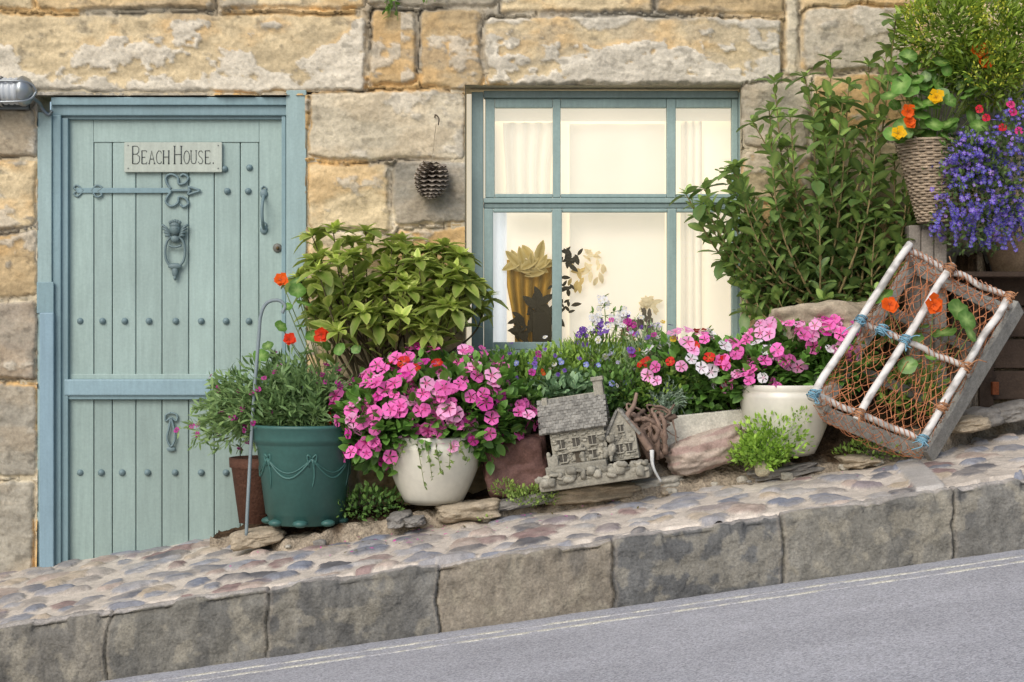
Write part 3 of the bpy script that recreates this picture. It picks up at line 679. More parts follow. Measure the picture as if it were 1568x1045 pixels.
for u,v in((478,362),(510,352),(560,355),(540,372),(622,384),(683,378),(700,395),(728,436),(733,470),(458,425),(482,398),(640,405),(590,396)): tips.append(P(u,v,-.25+rng.uniform(-.08,.08)))
VAR=leafT(.46,.3,.3,((.15,.5),(.40,1),(.66,.9),(.87,.45)),edge=1,rib=.15)
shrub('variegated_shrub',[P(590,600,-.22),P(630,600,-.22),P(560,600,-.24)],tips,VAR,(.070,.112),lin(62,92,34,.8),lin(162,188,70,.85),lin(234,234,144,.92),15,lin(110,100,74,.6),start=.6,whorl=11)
tips=[P(u,v,-.22+rng.uniform(-.14,.12)) for u,v in((1185,125),(1178,170),(1232,118),(1272,92),(1290,158),(1330,100),(1372,30),(1360,76),(1395,94),(1245,190),(1205,225),(1262,215),(1310,205),(1345,185),(1078,290),(1075,312),(1110,268),(1122,262),(1102,346),(1135,306),(1150,336),(1180,296),(1215,296),(1250,276),(1290,266),(1330,266),(1370,246),(1395,206),(1127,386),(1167,406),(1202,366),(1242,356),(1282,336),(1322,336),(1362,326),(1397,306),(1152,446),(1192,446),(1232,426),(1272,406),(1312,406),(1352,396),(1382,376),(1217,470),(1262,460),(1302,455),(1342,446),(1140,420),(1110,400),(1300,130),(1250,140),(1210,180))]
tips+= [t+np.array([rng.normal()*.06,rng.uniform(-.05,.05),-.05+rng.normal()*.05]) for t in tips[14:]]
EVG=leafT(.5,.3,.2,((.15,.5),(.45,1),(.72,.9),(.9,.5)),edge=.2,rib=1)
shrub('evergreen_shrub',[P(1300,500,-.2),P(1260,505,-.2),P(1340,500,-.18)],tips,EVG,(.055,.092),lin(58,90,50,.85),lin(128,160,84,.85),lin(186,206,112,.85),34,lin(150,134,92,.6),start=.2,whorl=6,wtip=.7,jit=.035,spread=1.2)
pk=(lin(242,116,192,1),lin(190,20,100),4);pk2=(lin(248,174,218,1),lin(220,50,130),3.5);rd=(lin(210,40,36,.95),lin(240,120,60),1);mg=(lin(218,70,168,1),lin(150,10,90),1.3);wh=(lin(248,244,248,.95),lin(244,190,214),1.5)
LG=(lin(42,70,30,.8),lin(104,146,64,.8))
par=empty('pink_impatiens');g=G();f=G()
for i,(u,v,ru,rv) in enumerate(((655,635,126,76),(590,650,70,58),(720,620,78,66))):
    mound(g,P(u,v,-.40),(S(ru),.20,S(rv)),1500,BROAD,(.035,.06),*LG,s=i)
for i,(u,v,ru,rv,n) in enumerate(((665,612,122,74,100),(590,640,78,66,70),(710,625,94,66,58),(565,690,36,26,14),(797,640,24,20,8))):
    blooms(f,P(u,v,-.41),(S(ru),.22,S(rv)),n,FLW,(.025,.039),[pk2,pk,mg,(rd[0],rd[1],1.)],s=i+5,lo=.90,zmin=-.75,cl=.3)
g.out('leaves','leaf',par);f.out('flowers','petal',par)
par=empty('mixed_impatiens');g=G();f=G()
for i,(u,v,ru,rv,y) in enumerate(((1070,575,95,52,-.30),(1215,555,110,52,-.36),(1160,575,70,40,-.38),(1270,560,50,40,-.36))):
    mound(g,P(u,v,y),(S(ru),.16,S(rv)),1100,BROAD,(.03,.055),*LG,s=i+9)
for i,(u,v,ru,rv,y,n,pl_) in enumerate(((1060,560,80,50,-.34,44,[pk2,wh,rd,pk]),(1160,570,68,44,-.40,34,[pk,wh,pk2]),(1225,535,88,48,-.38,54,[pk,pk2,mg,wh]),(1150,585,30,18,-.5,12,[pk]),(1265,520,44,36,-.36,20,[pk,mg]))):
    blooms(f,P(u,v,y),(S(ru),.17,S(rv)),n,FLW,(.022,.036),pl_,s=i+15,lo=.92,zmin=-.6,cl=.3)
g.out('leaves','leaf',par);f.out('flowers','petal',par)
def stemmy(name,c,rad,n,T,ls,dk,lt,fl=None,nf=0,fs=(.01,.014),leafn=9,base=None,droop=0.,stemc=None,lo=.7):
    par=empty(name);gs=G();gl=G();gf=G();b0=np.array(c if base is None else base)
    p,d,r,k=ell(c,rad,n,lo,.4,int(abs(c[0])*50));ok=(p[:,1]<-.02)&(d[:,2]>-.7);p=p[ok];d=d[ok]
    for i in range(len(p)):
        b=b0+rng.normal(size=3)*[rad[0]*.25,rad[1]*.25,.01];mid=(b+p[i])/2+UP*.04*(1 if droop else .3)
        cv=crom([b,mid,p[i]],5);tube(gs,cv,np.linspace(.0022,.001,len(cv)),stemc if stemc is not None else lt,4)
        t=rng.uniform(.2,1,leafn);idx=t*(len(cv)-1.001);j=idx.astype(int);q=cv[j]+(cv[j+1]-cv[j])*(idx-j)[:,None]
        dd=nz(nz(cv[j+1]-cv[j])*.7+rdir(leafn)*.8+UP*.2);w=rng.random((leafn,1))*.6+.4*t[:,None]
        batch(gl,T,q,dd,rdir(leafn),rng.uniform(*ls,leafn),np.array(dk)*(1-w)+np.array(lt)*w)
    gs.out('stems','leaf',par);gl.out('leaves','leaf',par)
    if fl:
        s=rng.choice(len(p),min(nf,len(p)),replace=False);ci=rng.integers(0,len(fl),len(s))
        A=np.array([x[0] for x in fl])[ci];B=np.array([x[1] for x in fl])[ci]
        batch(gf,PANSY,p[s],rdir(len(s)),nz(d[s]*.6+[0,-.6,.5]+rdir(len(s))*.4),rng.uniform(*fs,len(s)),A,B,flat=True)
        gf.out('flowers','petal',par)
    return par
mgf=[(lin(170,40,130,.95),lin(90,10,70)),(lin(190,60,150,.95),lin(110,10,80))]
DN=leafT(.24,.3,.25,((.3,.9),(.65,1)))
stemmy('dianthus_plant',P(448,608,-.36),(S(124),.2,S(70)),430,DN,(.028,.055),lin(66,96,56,.8),lin(126,154,96,.8),mgf,60,fs=(.011,.017),leafn=16,base=P(465,655,-.36),lo=.35)
stemmy('trailing_dianthus',P(342,652,-.38),(S(56),.12,S(68)),190,DN,(.028,.05),lin(72,102,60,.8),lin(140,166,104,.8),mgf,22,fs=(.011,.017),leafn=13,base=P(425,650,-.38),droop=1,lo=.4)
def nast(name,spots,leaves,y,cols,base,r=.034,lr=(.028,.042)):
    par=empty(name);gs=G();gl=G();gf=G()
    pos=np.array([P(u,v,y+rng.uniform(-.06,.03)) for u,v in leaves]);n=len(pos)
    batch(gl,DISC,pos,rdir(n),nz(np.array([0,-.8,.7])+rdir(n)*.7),rng.uniform(*lr,n),lin(84,124,50,.8)*rng.uniform(.65,1.25,(n,1)),lin(150,178,104,.8),flat=True)
    for p in pos: tube(gs,crom([np.array(base),(np.array(base)+p)/2+[0,.02,-.02],p],4),.0018,lin(140,160,90,.7),4)
    pf_=np.array([P(u,v,y-.07) for u,v,c in spots]);n=len(pf_);A=np.array([cols[c] for u,v,c in spots])
    for k_ in range(2): batch(gf,NAST,pf_+[0,-.004*k_,0],rdir(n),nz(np.array([0,-1,.25])+rdir(n)*.25),r*(1-.3*k_)*rng.uniform(.85,1.1,n),A,lin(120,30,10),flat=True)
    for p in pf_: tube(gs,crom([np.array(base),(np.array(base)+p)/2,p+[0,.01,0]],4),.0018,lin(140,160,90,.7),4)
    gs.out('stems','leaf',par);gl.out('leaves','leaf',par);gf.out('flowers','petal',par)
cols={'o':lin(240,100,24,.95),'y':lin(244,190,20,.95),'r':lin(224,60,24,.95)}
nast('nasturtium',[(430,429,'o'),(443,520,'r'),(492,512,'r')],[(455,445),(440,470),(460,500),(480,515),(520,535),(545,535),(470,540),(430,500),(500,530),(410,530),(425,545),(455,430),(465,465),(400,545)],-.36,cols,P(500,600,-.3),.030,(.02,.036))
nast('nasturtium',[(1362,467,'o'),(1430,467,'o')],[(1480,490),(1445,510),(1468,476),(1400,520),(1425,545),(1390,560),(1410,500),(1486,512),(1350,455)],-.60,cols,P(1420,600,-.5),.038,(.022,.052))
nast('nasturtium',[(1433,150,'y'),(1390,172,'o'),(1393,188,'o'),(1500,76,'o'),(1375,205,'y'),(1510,98,'o')],[(rng.uniform(1362,1500),rng.uniform(85,215)) for _ in range(64)]+[(1470,105),(1440,95),(1380,130),(1455,195)],-.42,cols,P(1430,230,-.3),.032,(.020,.046))
par=empty('yellow_green_euphorbia');g=G();f=G()
EL=leafT(.3,.3,.2,((.3,.9),(.65,1)))
for i,(u,v,ru,rv) in enumerate(((1440,50,60,55),(1510,40,80,75),(1580,80,80,90),(1500,110,60,50))):
    mound(g,P(u,v,-.36),(S(ru),.2,S(rv)),1500,EL,(.025,.045),lin(70,96,34,.8),lin(140,162,62,.8),s=i+30)
    c,d,r,k=ell(P(u,v,-.36),(S(ru),.22,S(rv)),60,.9,.5,i+33)
    for q in c:
        n=16;p=q+rng.normal(size=(n,3))*[.016,.016,.010];batch(f,SMALL,p,nz(rdir(n)+UP*.6),nz(UP+rdir(n)*.6),rng.uniform(.010,.017,n),lin(178,182,64,.85)*rng.uniform(.6,1.15,(n,1)))
g.out('leaves','leaf',par);f.out('bracts','leaf',par)
par=empty('blue_lobelia');g=G();f=G()
lob=[(lin(88,66,200,.95),lin(230,230,245),4),(lin(126,90,212,.95),lin(230,230,245),3),(lin(64,52,164,.95),lin(200,200,240),4),(lin(160,110,214,.95),lin(240,240,250),1.5)]
for i,(u,v,ru,rv) in enumerate(((1525,275,75,92),(1490,310,55,62),(1580,260,60,95),(1480,245,38,40))):
    mound(g,P(u,v,-.42),(S(ru)*1.06,.22,S(rv)*1.06),1600,SMALL,(.014,.026),lin(48,66,40,.8),lin(106,130,70,.8),s=i+40,cl=.6)
    blooms(f,P(u,v,-.42),(S(ru)*1.04,.22,S(rv)*1.04),330,TINY,(.008,.013),lob,s=i+40,lo=.75,zmin=-.95,cl=.6,clump=.5)
for i in range(26):
    b=P(rng.uniform(1440,1565),rng.uniform(300,345),-.5);e=b+[rng.normal()*.03,-.02,-rng.uniform(.05,.16)];cv=crom([b,(b+e)/2+[0,-.02,.01],e],5);tube(g,cv,.001,lin(90,110,60),4)
    batch(f,TINY,cv[3:],rdir(len(cv)-3),nz(rdir(len(cv)-3)*.5+[0,-1,.2]),.009,lin(96,74,204,.95),lin(230,230,245),flat=True)
for u,v,c in((1510,180,(200,30,60)),(1552,172,(210,40,120)),(1535,195,(200,30,50)),(1560,200,(220,60,140)),(1500,168,(210,40,60)),(1548,160,(220,60,130))):
    batch(f,FLW,P(u,v,-.6)[None]+[0,0,0],rdir(1),np.array([[0,-1,.3]]),.019,lin(*c),lin(120,10,30),flat=True)
g.out('leaves','leaf',par);f.out('flowers','petal',par)
g=G();bc0=P(1434,340,-.34);k=S(1,-.34);hb=122*k
def br(t): return (27+22*t)*k
ns=26
for r_ in range(30):
    t=r_/29;z=t*hb;a=np.linspace(0,2*np.pi,ns*4+1);rr=br(t)+.0035*np.sin(a*ns/2+(r_%2)*np.pi)
    tube(g,np.stack([bc0[0]+rr*np.cos(a)-t*12*k,bc0[1]+rr*np.sin(a),bc0[2]+z+0*a],1),.0055,lin(176,158,136,.75)*rng.uniform(.7,1.15),5)
for s_ in range(ns):
    a=s_*2*np.pi/ns;tube(g,[[bc0[0]+br(t)*math.cos(a)-t*12*k,bc0[1]+br(t)*math.sin(a),bc0[2]+t*hb] for t in(0,.5,1)],.004,lin(150,130,106,.7),5)
lathe(g,bc0,[(.0001,.004),(br(0),.004)],lin(120,100,76,.6),20);lathe(g,bc0+[-10*k,0,hb*.85],[(.0001,.004),(br(.8),.004)],lin(60,48,36,.6),20)
g.out('wicker_basket','rough')
g=G();lathe(g,P(1556,419,-.20),[(.0001,0),(.09,0),(.125,.12),(.135,.122),(.138,.16),(.125,.16),(.0001,.14)],lin(184,160,132,.75),40);g.out('terracotta_pot','rough')
g=G()
for i,(a,b) in enumerate(((1392,1410),(1410.5,1430),(1430.5,1450))): pbox(g,a,b,345+6*(i%2),640,-.30+.006*i,-.22,lin(160,152,142,.7)*(.8+.15*i),.005)
g.out('weathered_post','rough')
g=G();dc=lin(84,70,60,.6)
for k_ in range(4): pbox(g,1456,1700,424+k_*48,468+k_*48,-.20+.004*(k_%2),-.03,dc*rng.uniform(.8,1.2),.005)
for u in(1500,1640): pbox(g,u,u+22,426,625,-.225,-.202,dc*.8,.004)
pbox(g,1450,1705,416,424,-.36,-.03,dc*1.3,.004);pbox(g,1520,1530,585,605,-.25,-.22,lin(140,80,50,.6),.002)
g.out('wooden_crate','rough')
# LOBSTER CREEL ------------------------------------------------
cre=empty('lobster_creel')
A_=P(1388,380,-.54);B_=P(1245,605,-.74);C_=P(1412,674,-.74);D_=P(1545,455,-.54)
off=np.array([.065,.20,-.055])
def bil(s,t,b=0.): # s: 0 left..1 right ; t: 0 top..1 bottom
    return (A_*(1-s)+D_*s)*(1-t)+(B_*(1-s)+C_*s)*t+off*b
def wear(p,base,sd,dark=lin(120,112,100,.7)):
    m=ss((fbm(p[:,0]*30,p[:,1]*30,p[:,2]*30,4,sd)-.52)*9)[:,None]*.6;return base*(1-m)+dark*m
g=G();wp=lin(232,228,222,.82)
for s in(0,.42,1): 
    pts=crom([bil(s,t)+rng.normal(size=3)*.003 for t in np.linspace(-.03,1.03,8)],6);tube(g,pts,.0145,wp,12);g.C[-1]=wear(g.V[-1],wp,3)
for t in(0,.5,1):
    tube(g,crom([bil(s,t)+[0,.024,0]+rng.normal(size=3)*.004 for s in np.linspace(-.02,1.02,8)],5),.0115,wp*.9,12);g.C[-1]=wear(g.V[-1],wp*.85,5)
for s,t in((0,0),(1,0),(0,1),(1,1),(0,.5),(1,.5)): tube(g,[bil(s,t,0)+[0,.02,0],bil(s,t,1)],.011,wp*.85,10)
g.out('white_pipe_frame','plastic',cre)
g=G();gb=lin(166,164,156,.72)
beam(g,bil(1.05,-.04,.80),bil(1.05,1.04,.80),.075,.026,gb,.004,up=(1,-.5,.3));beam(g,bil(0,0,1.05),bil(0,1.02,1.05),.05,.02,gb*.8,.004)
beam(g,bil(0,1.02,1.1),bil(1,1.02,1.1),.06,.02,gb*.9,.004);beam(g,bil(0,0,1.1),bil(1,0,1.1),.05,.02,gb*.9,.004)
for t in (.3,.7): beam(g,bil(0,t,1.17),bil(1,t,1.17),.04,.014,gb*.5,.003)
g.out('timber_base','rough',cre)
g=G();nc=lin(206,138,98,.85)
def net(fn,nu,nv,col,r=.0012,sag=.03):
    pts=np.zeros((nu+1,nv+1,3))
    for i in range(nu+1):
        for j in range(nv+1):
            s=i/nu;t=j/nv;w=vn(s*3,t*3,nu,5)-.5
            p=fn(min(max(s+w*.10,0),1),min(max(t+(vn(s*3,t*3,nu,6)-.5)*.12,0),1))+rng.normal(size=3)*.004
            e=math.sin(math.pi*s)*math.sin(math.pi*t);pts[i,j]=p+np.array([0,sag*.6,-sag*.5])*e
    for i in range(nu+1):
        for j in range(nv+1):
            if (i+j)%2: continue
            for di,dj in((1,1),(1,-1)):
                a,b=i+di,j+dj
                if 0<=a<=nu and 0<=b<=nv and rng.random()>.04:
                    o_=(pts[i,j]+pts[a,b])/2+[0,0,-.004];tube(g,[pts[i,j],o_,pts[a,b]],r,col*rng.uniform(.6,1.25),4)
            sph(g,pts[i,j],(r*2.0,)*3,col,1)
net(lambda s,t:bil(s,t)+[0,.03,0],26,26,nc,r=.0014)
net(lambda s,t:bil(s,t,.85),12,12,nc*.7)
net(lambda s,t:bil(0,s,t),20,6,nc);net(lambda s,t:bil(s,1,t)+[0,-.02*math.sin(math.pi*s)*t,-.05*math.sin(math.pi*t)],18,8,nc,sag=.07);net(lambda s,t:bil(1,s,t),20,6,nc*.9);net(lambda s,t:bil(s,0,t),18,6,nc*.9)
for i in range(18):
    s,t=rng.random(2);p=[bil(np.clip(s+rng.normal()*.10,0,1),np.clip(t+rng.normal()*.10,0,1))+[0,.01+rng.random()*.05,0] for _ in range(5)];tube(g,crom(p,6),.0015,nc*rng.uniform(.6,1.2),4)
for (s0,t0,s1,t1) in((0,0,1,0),(0,1,1,1),(0,.5,1,.5)):
    n=150;tt=np.linspace(0,1,n);pts=np.array([bil(s0+(s1-s0)*q,t0,0)+np.array([0,.024,0])+.0165*np.array([0,math.cos(q*130),math.sin(q*130)]) for q in tt]);tube(g,pts,.0022,lin(190,140,112,.8),5)
g.out('netting','rope',cre)
g=G();bc_=lin(128,172,192,.8)
for s,t in((0,.5),(.42,.5),(1,.5),(0,1),(1,1),(.42,1),(1,0),(.42,0),(.2,.5),(1,.78)):
    p=bil(s,t);ax=nz(B_-A_);e1=nz(np.cross(ax,[0,1,0]));e2=np.cross(ax,e1);n=50;q=np.linspace(0,1,n)
    blue=(s,t)in((0,.5),(.42,.5),(.2,.5),(0,1),(1,1));col=bc_ if blue else lin(190,140,104,.8)
    tube(g,[p+ax*(x-.5)*.035+(.0175+.004*math.sin(x*55))*(e1*math.cos(x*34)+e2*math.sin(x*34)) for x in q],.0028,col*rng.uniform(.8,1.1),5)
    for _ in range(3):
        e=p+rng.normal(size=3)*[.03,.01,.025]+[0,-.01,-.015];tube(g,crom([p+[0,-.018,0],(p+e)/2+rng.normal(size=3)*.012-[0,.015,0],e-[0,.01,0]],4),.0022,col,5)
g.out('rope_knots','rope',cre)
# BED PLANTS ---------------------------------------------------
def herb(name,parts,fl=None):
    par=empty(name);g=G();f=G()
    for i,(u,v,ru,rv,y,n,T,sz,dk,lt) in enumerate(parts): mound(g,P(u,v,y),(S(ru),.12,S(rv)),n,T,sz,dk,lt,s=i+int(u)%50,up=1.,rnd=.8,lo=.3)
    g.out('leaves','leaf',par)
    if fl:
        for i,(u,v,ru,rv,y,n,T,sz,pl_) in enumerate(fl): blooms(f,P(u,v,y),(S(ru),.12,S(rv)),n,T,sz,pl_,s=i+60,lo=.9)
        f.out('flowers','petal',par)
gA=(lin(50,80,40,.8),lin(118,154,78,.8));gB=(lin(76,106,78,.8),lin(144,172,130,.8));gC=(lin(66,96,44,.8),lin(142,170,76,.8))
W=(lin(240,240,246,.95),lin(240,220,120),2);V_=(lin(130,86,186,.95),lin(60,20,110),2);Bl=(lin(130,140,216,.95),lin(220,220,240),2);Mg=(lin(200,60,160,.95),lin(110,10,80),2);Ylw=(lin(236,200,60,.95),lin(200,140,20),1);Or=(lin(230,80,44,.95),lin(230,160,60),1)
herb('bedding_plants',[(785,575,45,40,-.24,800,SMALL,(.016,.03),*gA),(840,575,62,40,-.26,1300,SMALL,(.018,.034),*gC),(795,618,55,30,-.32,900,BROAD,(.026,.045),*gA),(865,598,66,22,-.30,900,BROAD,(.026,.045),*gB),(950,590,60,34,-.30,1100,SMALL,(.018,.034),*gA),(1010,595,50,40,-.32,900,SMALL,(.018,.03),*gC),(905,562,60,44,-.22,1200,NARROW,(.03,.055),*gC),(1000,560,50,40,-.22,900,NARROW,(.03,.05),*gA),(1060,605,60,34,-.28,900,SMALL,(.018,.03),*gA),(750,600,30,36,-.26,500,SMALL,(.016,.03),*gC),(900,630,80,22,-.24,800,SMALL,(.016,.03),*gA)],
 [(840,560,80,46,-.27,24,PANSY,(.009,.014),[Bl,V_,W]),(870,585,90,34,-.32,12,PANSY,(.01,.016),[W,Bl,Mg]),(960,525,70,40,-.24,22,PANSY,(.012,.020),[V_,Mg,W,W]),(800,560,40,24,-.34,5,PANSY,(.014,.018),[Or,Mg]),(1010,525,40,30,-.26,16,PANSY,(.010,.018),[Mg,Ylw,V_])])
stemmy('lavender_plant',P(985,555,-.28),(S(48),.1,S(64)),110,NARROW,(.02,.04),lin(84,110,76,.8),lin(150,172,120,.8),[(lin(180,170,210),lin(200,190,220))],16,leafn=16,base=P(985,615,-.28),lo=.5)
stemmy('grey_santolina',P(1022,608,-.40),(S(34),.08,S(28)),80,NARROW,(.012,.022),lin(100,122,106,.8),lin(160,180,156,.8),leafn=18,base=P(1020,636,-.38),lo=.4)
par=empty('white_snapdragon');g=G();f=G()
for u,v,c in((925,455,W),(908,480,W),(940,478,W),(918,490,V_),(962,490,Mg),(950,470,W),(895,505,V_),(1085,505,W),(1068,520,W)):
    b=P(u+rng.uniform(-8,8),575,-.24);t=P(u,v,-.26);cv=crom([b,(b+t)/2+[.01,0,0],t],8);tube(g,cv,.002,lin(120,150,80,.7),5)
    n=34;i=rng.integers(3,len(cv),n);batch(g,LEAF,cv[i],nz(rdir(n)+UP*.6),UP+rdir(n)*.3,rng.uniform(.02,.035,n),lin(110,146,66,.8)*rng.uniform(.7,1.2,(n,1)))
    n=9;p=t+np.stack([rng.normal(size=n)*.014,rng.normal(size=n)*.01-.01,-rng.random(n)*.06],1);batch(f,PANSY,p,rdir(n),nz(rdir(n)*.5+[0,-1,.2]),rng.uniform(.010,.017,n),c[0]*rng.uniform(.9,1,(n,1)),c[1]*.5+c[0]*.5,flat=True)
g.out('stems','leaf',par);f.out('flowers','petal',par)
SD=(lin(84,120,40,.8),lin(150,182,74,.8))
herb('trailing_sedum',[(1185,672,50,36,-.53,1300,SMALL,(.014,.026),*SD),(1165,692,40,24,-.55,800,SMALL,(.014,.026),*SD),(1220,640,20,20,-.52,260,SMALL,(.012,.024),*SD)])
herb('creeping_thyme',[(820,758,42,15,-.50,800,SMALL,(.010,.018),lin(72,92,44,.8),lin(136,160,76,.85)),(775,748,22,10,-.48,200,SMALL,(.010,.018),lin(72,92,44,.8),lin(136,160,76,.85)),(745,790,14,5,-.5,60,SMALL,(.01,.016),lin(72,92,44,.8),lin(136,160,76,.85))])
par=empty('trailing_ivy');g=G();gs=G()
for u0,u1,v1 in((618,606,712),(640,650,745),(668,676,726),(690,688,716),(655,662,735),(705,716,708)):
    cv=crom([P(u0,668,-.56),P(u0,684,-.60),P((u0+u1)/2,(684+v1)/2,-.605),P(u1,v1,-.60)],8);tube(gs,cv,.0012,lin(130,140,84,.7),4)
    n=16;i=rng.integers(6,len(cv),n);batch(g,SMALL,cv[i],nz(rdir(n)+[0,-.6,0]),nz(UP+rdir(n)),rng.uniform(.014,.024,n),lin(110,130,70,.8)*rng.uniform(.7,1.3,(n,1)))
gs.out('stems','leaf',par);g.out('leaves','leaf',par)
stemmy('wall_creeper',P(607,18,-.04),(S(16),.03,S(46)),12,BROAD,(.02,.034),lin(60,90,36,.8),lin(120,156,70,.8),leafn=5,base=P(600,-20,-.03),lo=.5)
stemmy('wall_creeper',P(668,0,-.04),(S(22),.03,S(12)),8,BROAD,(.016,.028),lin(60,90,36,.8),lin(120,156,70,.8),leafn=3,base=P(670,-50,-.03),lo=.4)
herb('low_groundcover',[(1345,690,60,14,-.45,500,SMALL,(.012,.022),*gC),(1395,600,50,40,-.40,400,BROAD,(.02,.04),*gC),(560,770,60,24,-.34,500,SMALL,(.012,.03),*gA),(1130,700,20,12,-.46,200,SMALL,(.012,.02),*gC)])
g=G();tube(g,crom([P(377,822,-.46),P(380,760,-.46),P(388,620,-.46),P(396,520,-.46),P(399,485,-.46),P(408,465,-.46),P(425,460,-.46),P(436,468,-.46),P(432,480,-.46)],8),.0068,lin(140,154,158,.7),8)
g.out('shepherd_hook','paint')
# MINIATURE COTTAGE --------------------------------------------
mc_=empty('miniature_cottage_ornament')
gw=G();gr_=G();gd=G()
base=P(914,736,-.57);k=S(1.05,-.57)
Rm=rotm('Y',-.15)@rotm('X',-.03)@rotm('Z',-.14)
def mb(g,x0,x1,z0,z1,y0,y1,c,b=.002,R=None):
    cc=np.array([(x0+x1)/2,(y0+y1)/2,(z0+z1)/2])*k;Rr=Rm if R is None else Rm@R
    box(g,base+Rm@cc,[(x1-x0)*k,(y1-y0)*k,(z1-z0)*k],c,b,Rr)
sw=lin(174,169,154,.70);sr=lin(152,149,141,.68)
mb(gw,-82,80,-5,13,-28,44,sw*.9,.012)
mb(gw,-70,20,16,30,-22,40,sw*.8,.006)
mb(gw,-58,22,28,84,-6,38,sw);mb(gw,26,66,24,64,2,38,sw*.95);mb(gw,-66,-50,16,44,-16,6,sw*.85,.006)
def gable(g,x0,x1,z0,z1,y0,y1,c,along='x'):
    if along=='x': V=[(x0,y0,z0),(x0,y1,z0),(x0,(y0+y1)/2,z1),(x1,y0,z0),(x1,y1,z0),(x1,(y0+y1)/2,z1)]
    else: V=[(x0,y0,z0),(x1,y0,z0),((x0+x1)/2,y0,z1),(x0,y1,z0),(x1,y1,z0),((x0+x1)/2,y1,z1)]
    g.add(base+(np.array(V)*k)@Rm.T,[[0,3,5,2],[1,2,5,4],[0,1,4,3]],[[0,2,1],[3,4,5]],c,False)
gable(gw,-57,21,84,128,-6,38,sw*.95);gable(gw,26,66,64,100,2,38,sw*.95,'z')
for r_ in range(11):
    t=r_/11
    for c_ in range(18):
        x=-72+c_*5.5+(2.7 if r_%2 else 0)
        for sgn in(1,-1):
            yy=16+sgn*-1*(28-27*t);zz=80+46*t
            mb(gr_,x,x+5.3,zz-1,zz+2.2+rng.uniform(0,1.4),yy-4,yy+4,sr*rng.uniform(.72,1.25),.001,R=rotm('X',sgn*.9))
for r_ in range(7):
    t=r_/7
    for c_ in range(6):
        y_=-2+c_*7
        for sgn in(-1,1):
            xx=46+sgn*(24-23*t);zz=60+38*t
            mb(gr_,xx-4,xx+4,zz-1,zz+2.5+rng.uniform(0,1),y_,y_+6.5,sr*rng.uniform(.75,1.15),.001,R=rotm('Y',sgn*.95))
mb(gw,14,28,60,146,10,26,sw*.9,.003);mb(gw,12,30,144,150,8,28,sw*.8,.002);mb(gw,-64,-56,80,130,8,24,sw*.9,.003)
for i in range(240):
    x=rng.uniform(-58,18);z=rng.uniform(30,82);mb(gw,x,x+rng.uniform(3,8),z,z+rng.uniform(2,4),-8.4,-5,sw*rng.uniform(.6,1.15),.002)
for i in range(70):
    x=rng.uniform(26,60);z=rng.uniform(26,64);mb(gw,x,x+rng.uniform(3,7),z,z+rng.uniform(2,4),.2,3,sw*rng.uniform(.65,1.15),.002)
for x,z,w,h in((-48,54,10,12),(-26,54,10,12),(-2,54,10,12),(-48,34,10,11),(-4,34,10,11),(36,36,8,11),(50,36,8,11),(42,66,7,9)):
    yy=-9 if x<20 else 0
    mb(gd,x,x+w,z,z+h,yy-.5,yy+3,lin(96,92,84,.6),.001)
    mb(gw,x-1.5,x+w+1.5,z-2,z-.2,yy-2,yy+1,sw*1.0,.001);mb(gw,x-1.5,x+w+1.5,z+h+.2,z+h+2,yy-2,yy+1,sw*1.0,.001);mb(gw,x+w/2-.5,x+w/2+.5,z,z+h,yy-1.3,yy,sw*1.0,0)
mb(gd,-25,-13,28,46,-9.5,-6,lin(104,95,82,.6),.001);mb(gw,-30,-8,47,51,-14,-5,sw*.9,.002)
for i in range(110):
    x=rng.uniform(-80,76);c=base+Rm@(np.array([x,rng.uniform(-32,-8),rng.uniform(6,20)])*k);rock(gw,c,(rng.uniform(3,9)*k,5*k,rng.uniform(2,8)*k),sw*rng.uniform(.55,1.1),i+80,n=2)
for i in range(30):
    x=rng.choice([-56,-12,20,28])+rng.normal()*5;c=base+Rm@(np.array([x,-9,rng.uniform(28,60)])*k);rock(gw,c,(rng.uniform(2,5)*k,3*k,rng.uniform(3,7)*k),sw*rng.uniform(.55,1.),i+280,n=2)
gw.out('walls','rough',mc_);gr_.out('roof_tiles','rough',mc_);gd.out('windows','rough',mc_)
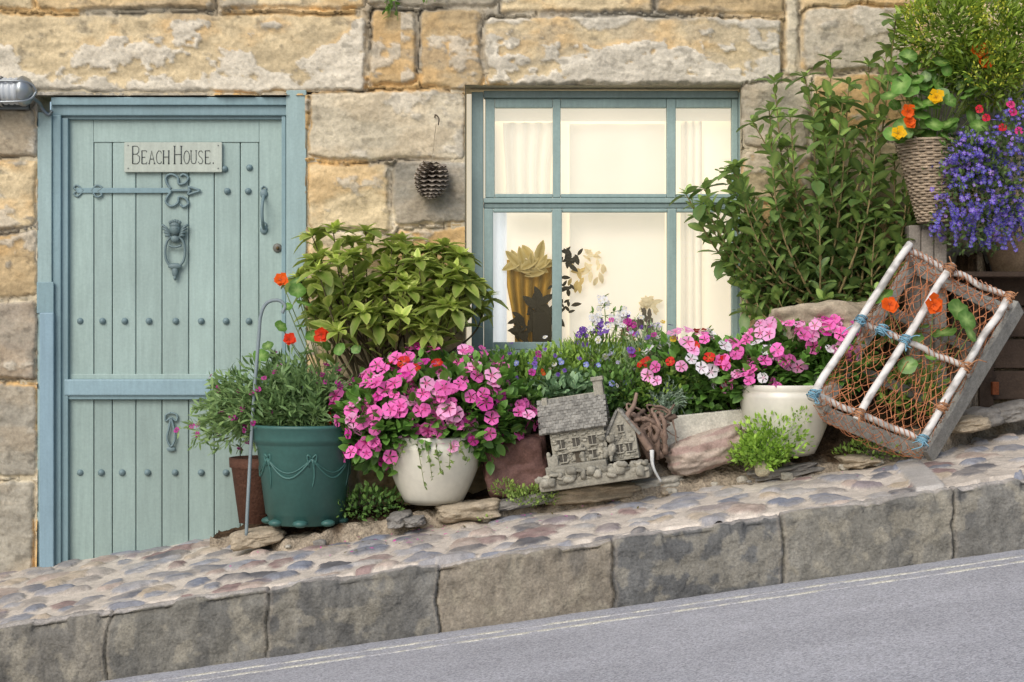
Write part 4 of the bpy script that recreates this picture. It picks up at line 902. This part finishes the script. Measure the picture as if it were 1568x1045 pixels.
# DRIFTWOOD ----------------------------------------------------
g=G();dw=lin(140,118,104,.7)
for i in range(10):
    r2=np.random.default_rng(i+3)
    pts=[P(996+r2.uniform(-10,25),690+r2.uniform(-8,16),-.50),P(978+r2.uniform(-16,40),660+r2.uniform(-15,10),-.53),P(990+r2.uniform(-30,46),635+r2.uniform(-12,12),-.51+r2.uniform(-.03,.04)),P(1004+r2.uniform(-40,34),628+r2.uniform(-10,30),-.50),P(1016+r2.uniform(-30,22),665+r2.uniform(-20,20),-.49)]
    cv=crom(pts,8);cv=cv+rng.normal(size=cv.shape)*.0015;rr=np.linspace(.013,.003,len(cv))*r2.uniform(.5,1.3)*(1+.25*np.sin(np.arange(len(cv))*1.7+i));tube(g,cv,rr,dw*r2.uniform(.6,1.4),7)
tube(g,crom([P(996,690,-.56),P(976,660,-.57),P(960,640,-.57),P(970,622,-.56),P(975,602,-.55)],8),np.linspace(.016,.006,33),dw*1.1,8)
tube(g,crom([P(998,690,-.58),P(1000,715,-.60),P(1012,738,-.60)],8),np.linspace(.009,.004,17),lin(200,200,196,.8),7)
g.out('driftwood','bark')
g=G();n=90;x=np.concatenate([rng.normal(-.25,.25,60),rng.uniform(-1.2,1.6,30)]);y=rng.uniform(-.85,-.52,n)
pos=np.stack([x,y,zpav(x,y)+.018],1);pc_=np.array([lin(230,90,180,.9),lin(220,120,190,.9),lin(120,110,60,.8)])[rng.integers(0,3,n)]
batch(g,SMALL,pos,nz(rdir(n)*[1,1,.1]),nz(UP+rdir(n)*.3),rng.uniform(.010,.02,n),pc_);g.out('fallen_petals','petal')
# LIGHT --------------------------------------------------------
sc_=bpy.context.scene
w=bpy.data.worlds.new('World');sc_.world=w;w.use_nodes=True;nt=w.node_tree
sky=nt.nodes.new('ShaderNodeTexSky');sky.sky_type='NISHITA';sky.sun_disc=False
sun_dir=nz(np.array([-.40,-.78,.70]))
sky.sun_elevation=math.asin(sun_dir[2]);sky.sun_rotation=math.atan2(sun_dir[0],sun_dir[1]);sky.dust_density=2.2;sky.air_density=1.0
nt.links.new(sky.outputs[0],nt.nodes['Background'].inputs['Color']);nt.nodes['Background'].inputs['Strength'].default_value=.15
sl=bpy.data.lights.new('sun','SUN');sl.energy=2.25;sl.angle=math.radians(40);sl.color=(1,.965,.91)
so=bpy.data.objects.new('sun',sl);sc_.collection.objects.link(so);so.rotation_euler=Vector(sun_dir).to_track_quat('Z','Y').to_euler()
sc_.view_settings.view_transform='Standard';sc_.view_settings.look='None';sc_.view_settings.exposure=0
cam=bpy.data.cameras.new('camera');co=bpy.data.objects.new('camera',cam);sc_.collection.objects.link(co)
cam.sensor_width=36;cam.lens=36*F/1568;cam.clip_end=1000
co.location=(0,-D,0);co.rotation_euler=(math.pi/2,0,0);sc_.camera=co
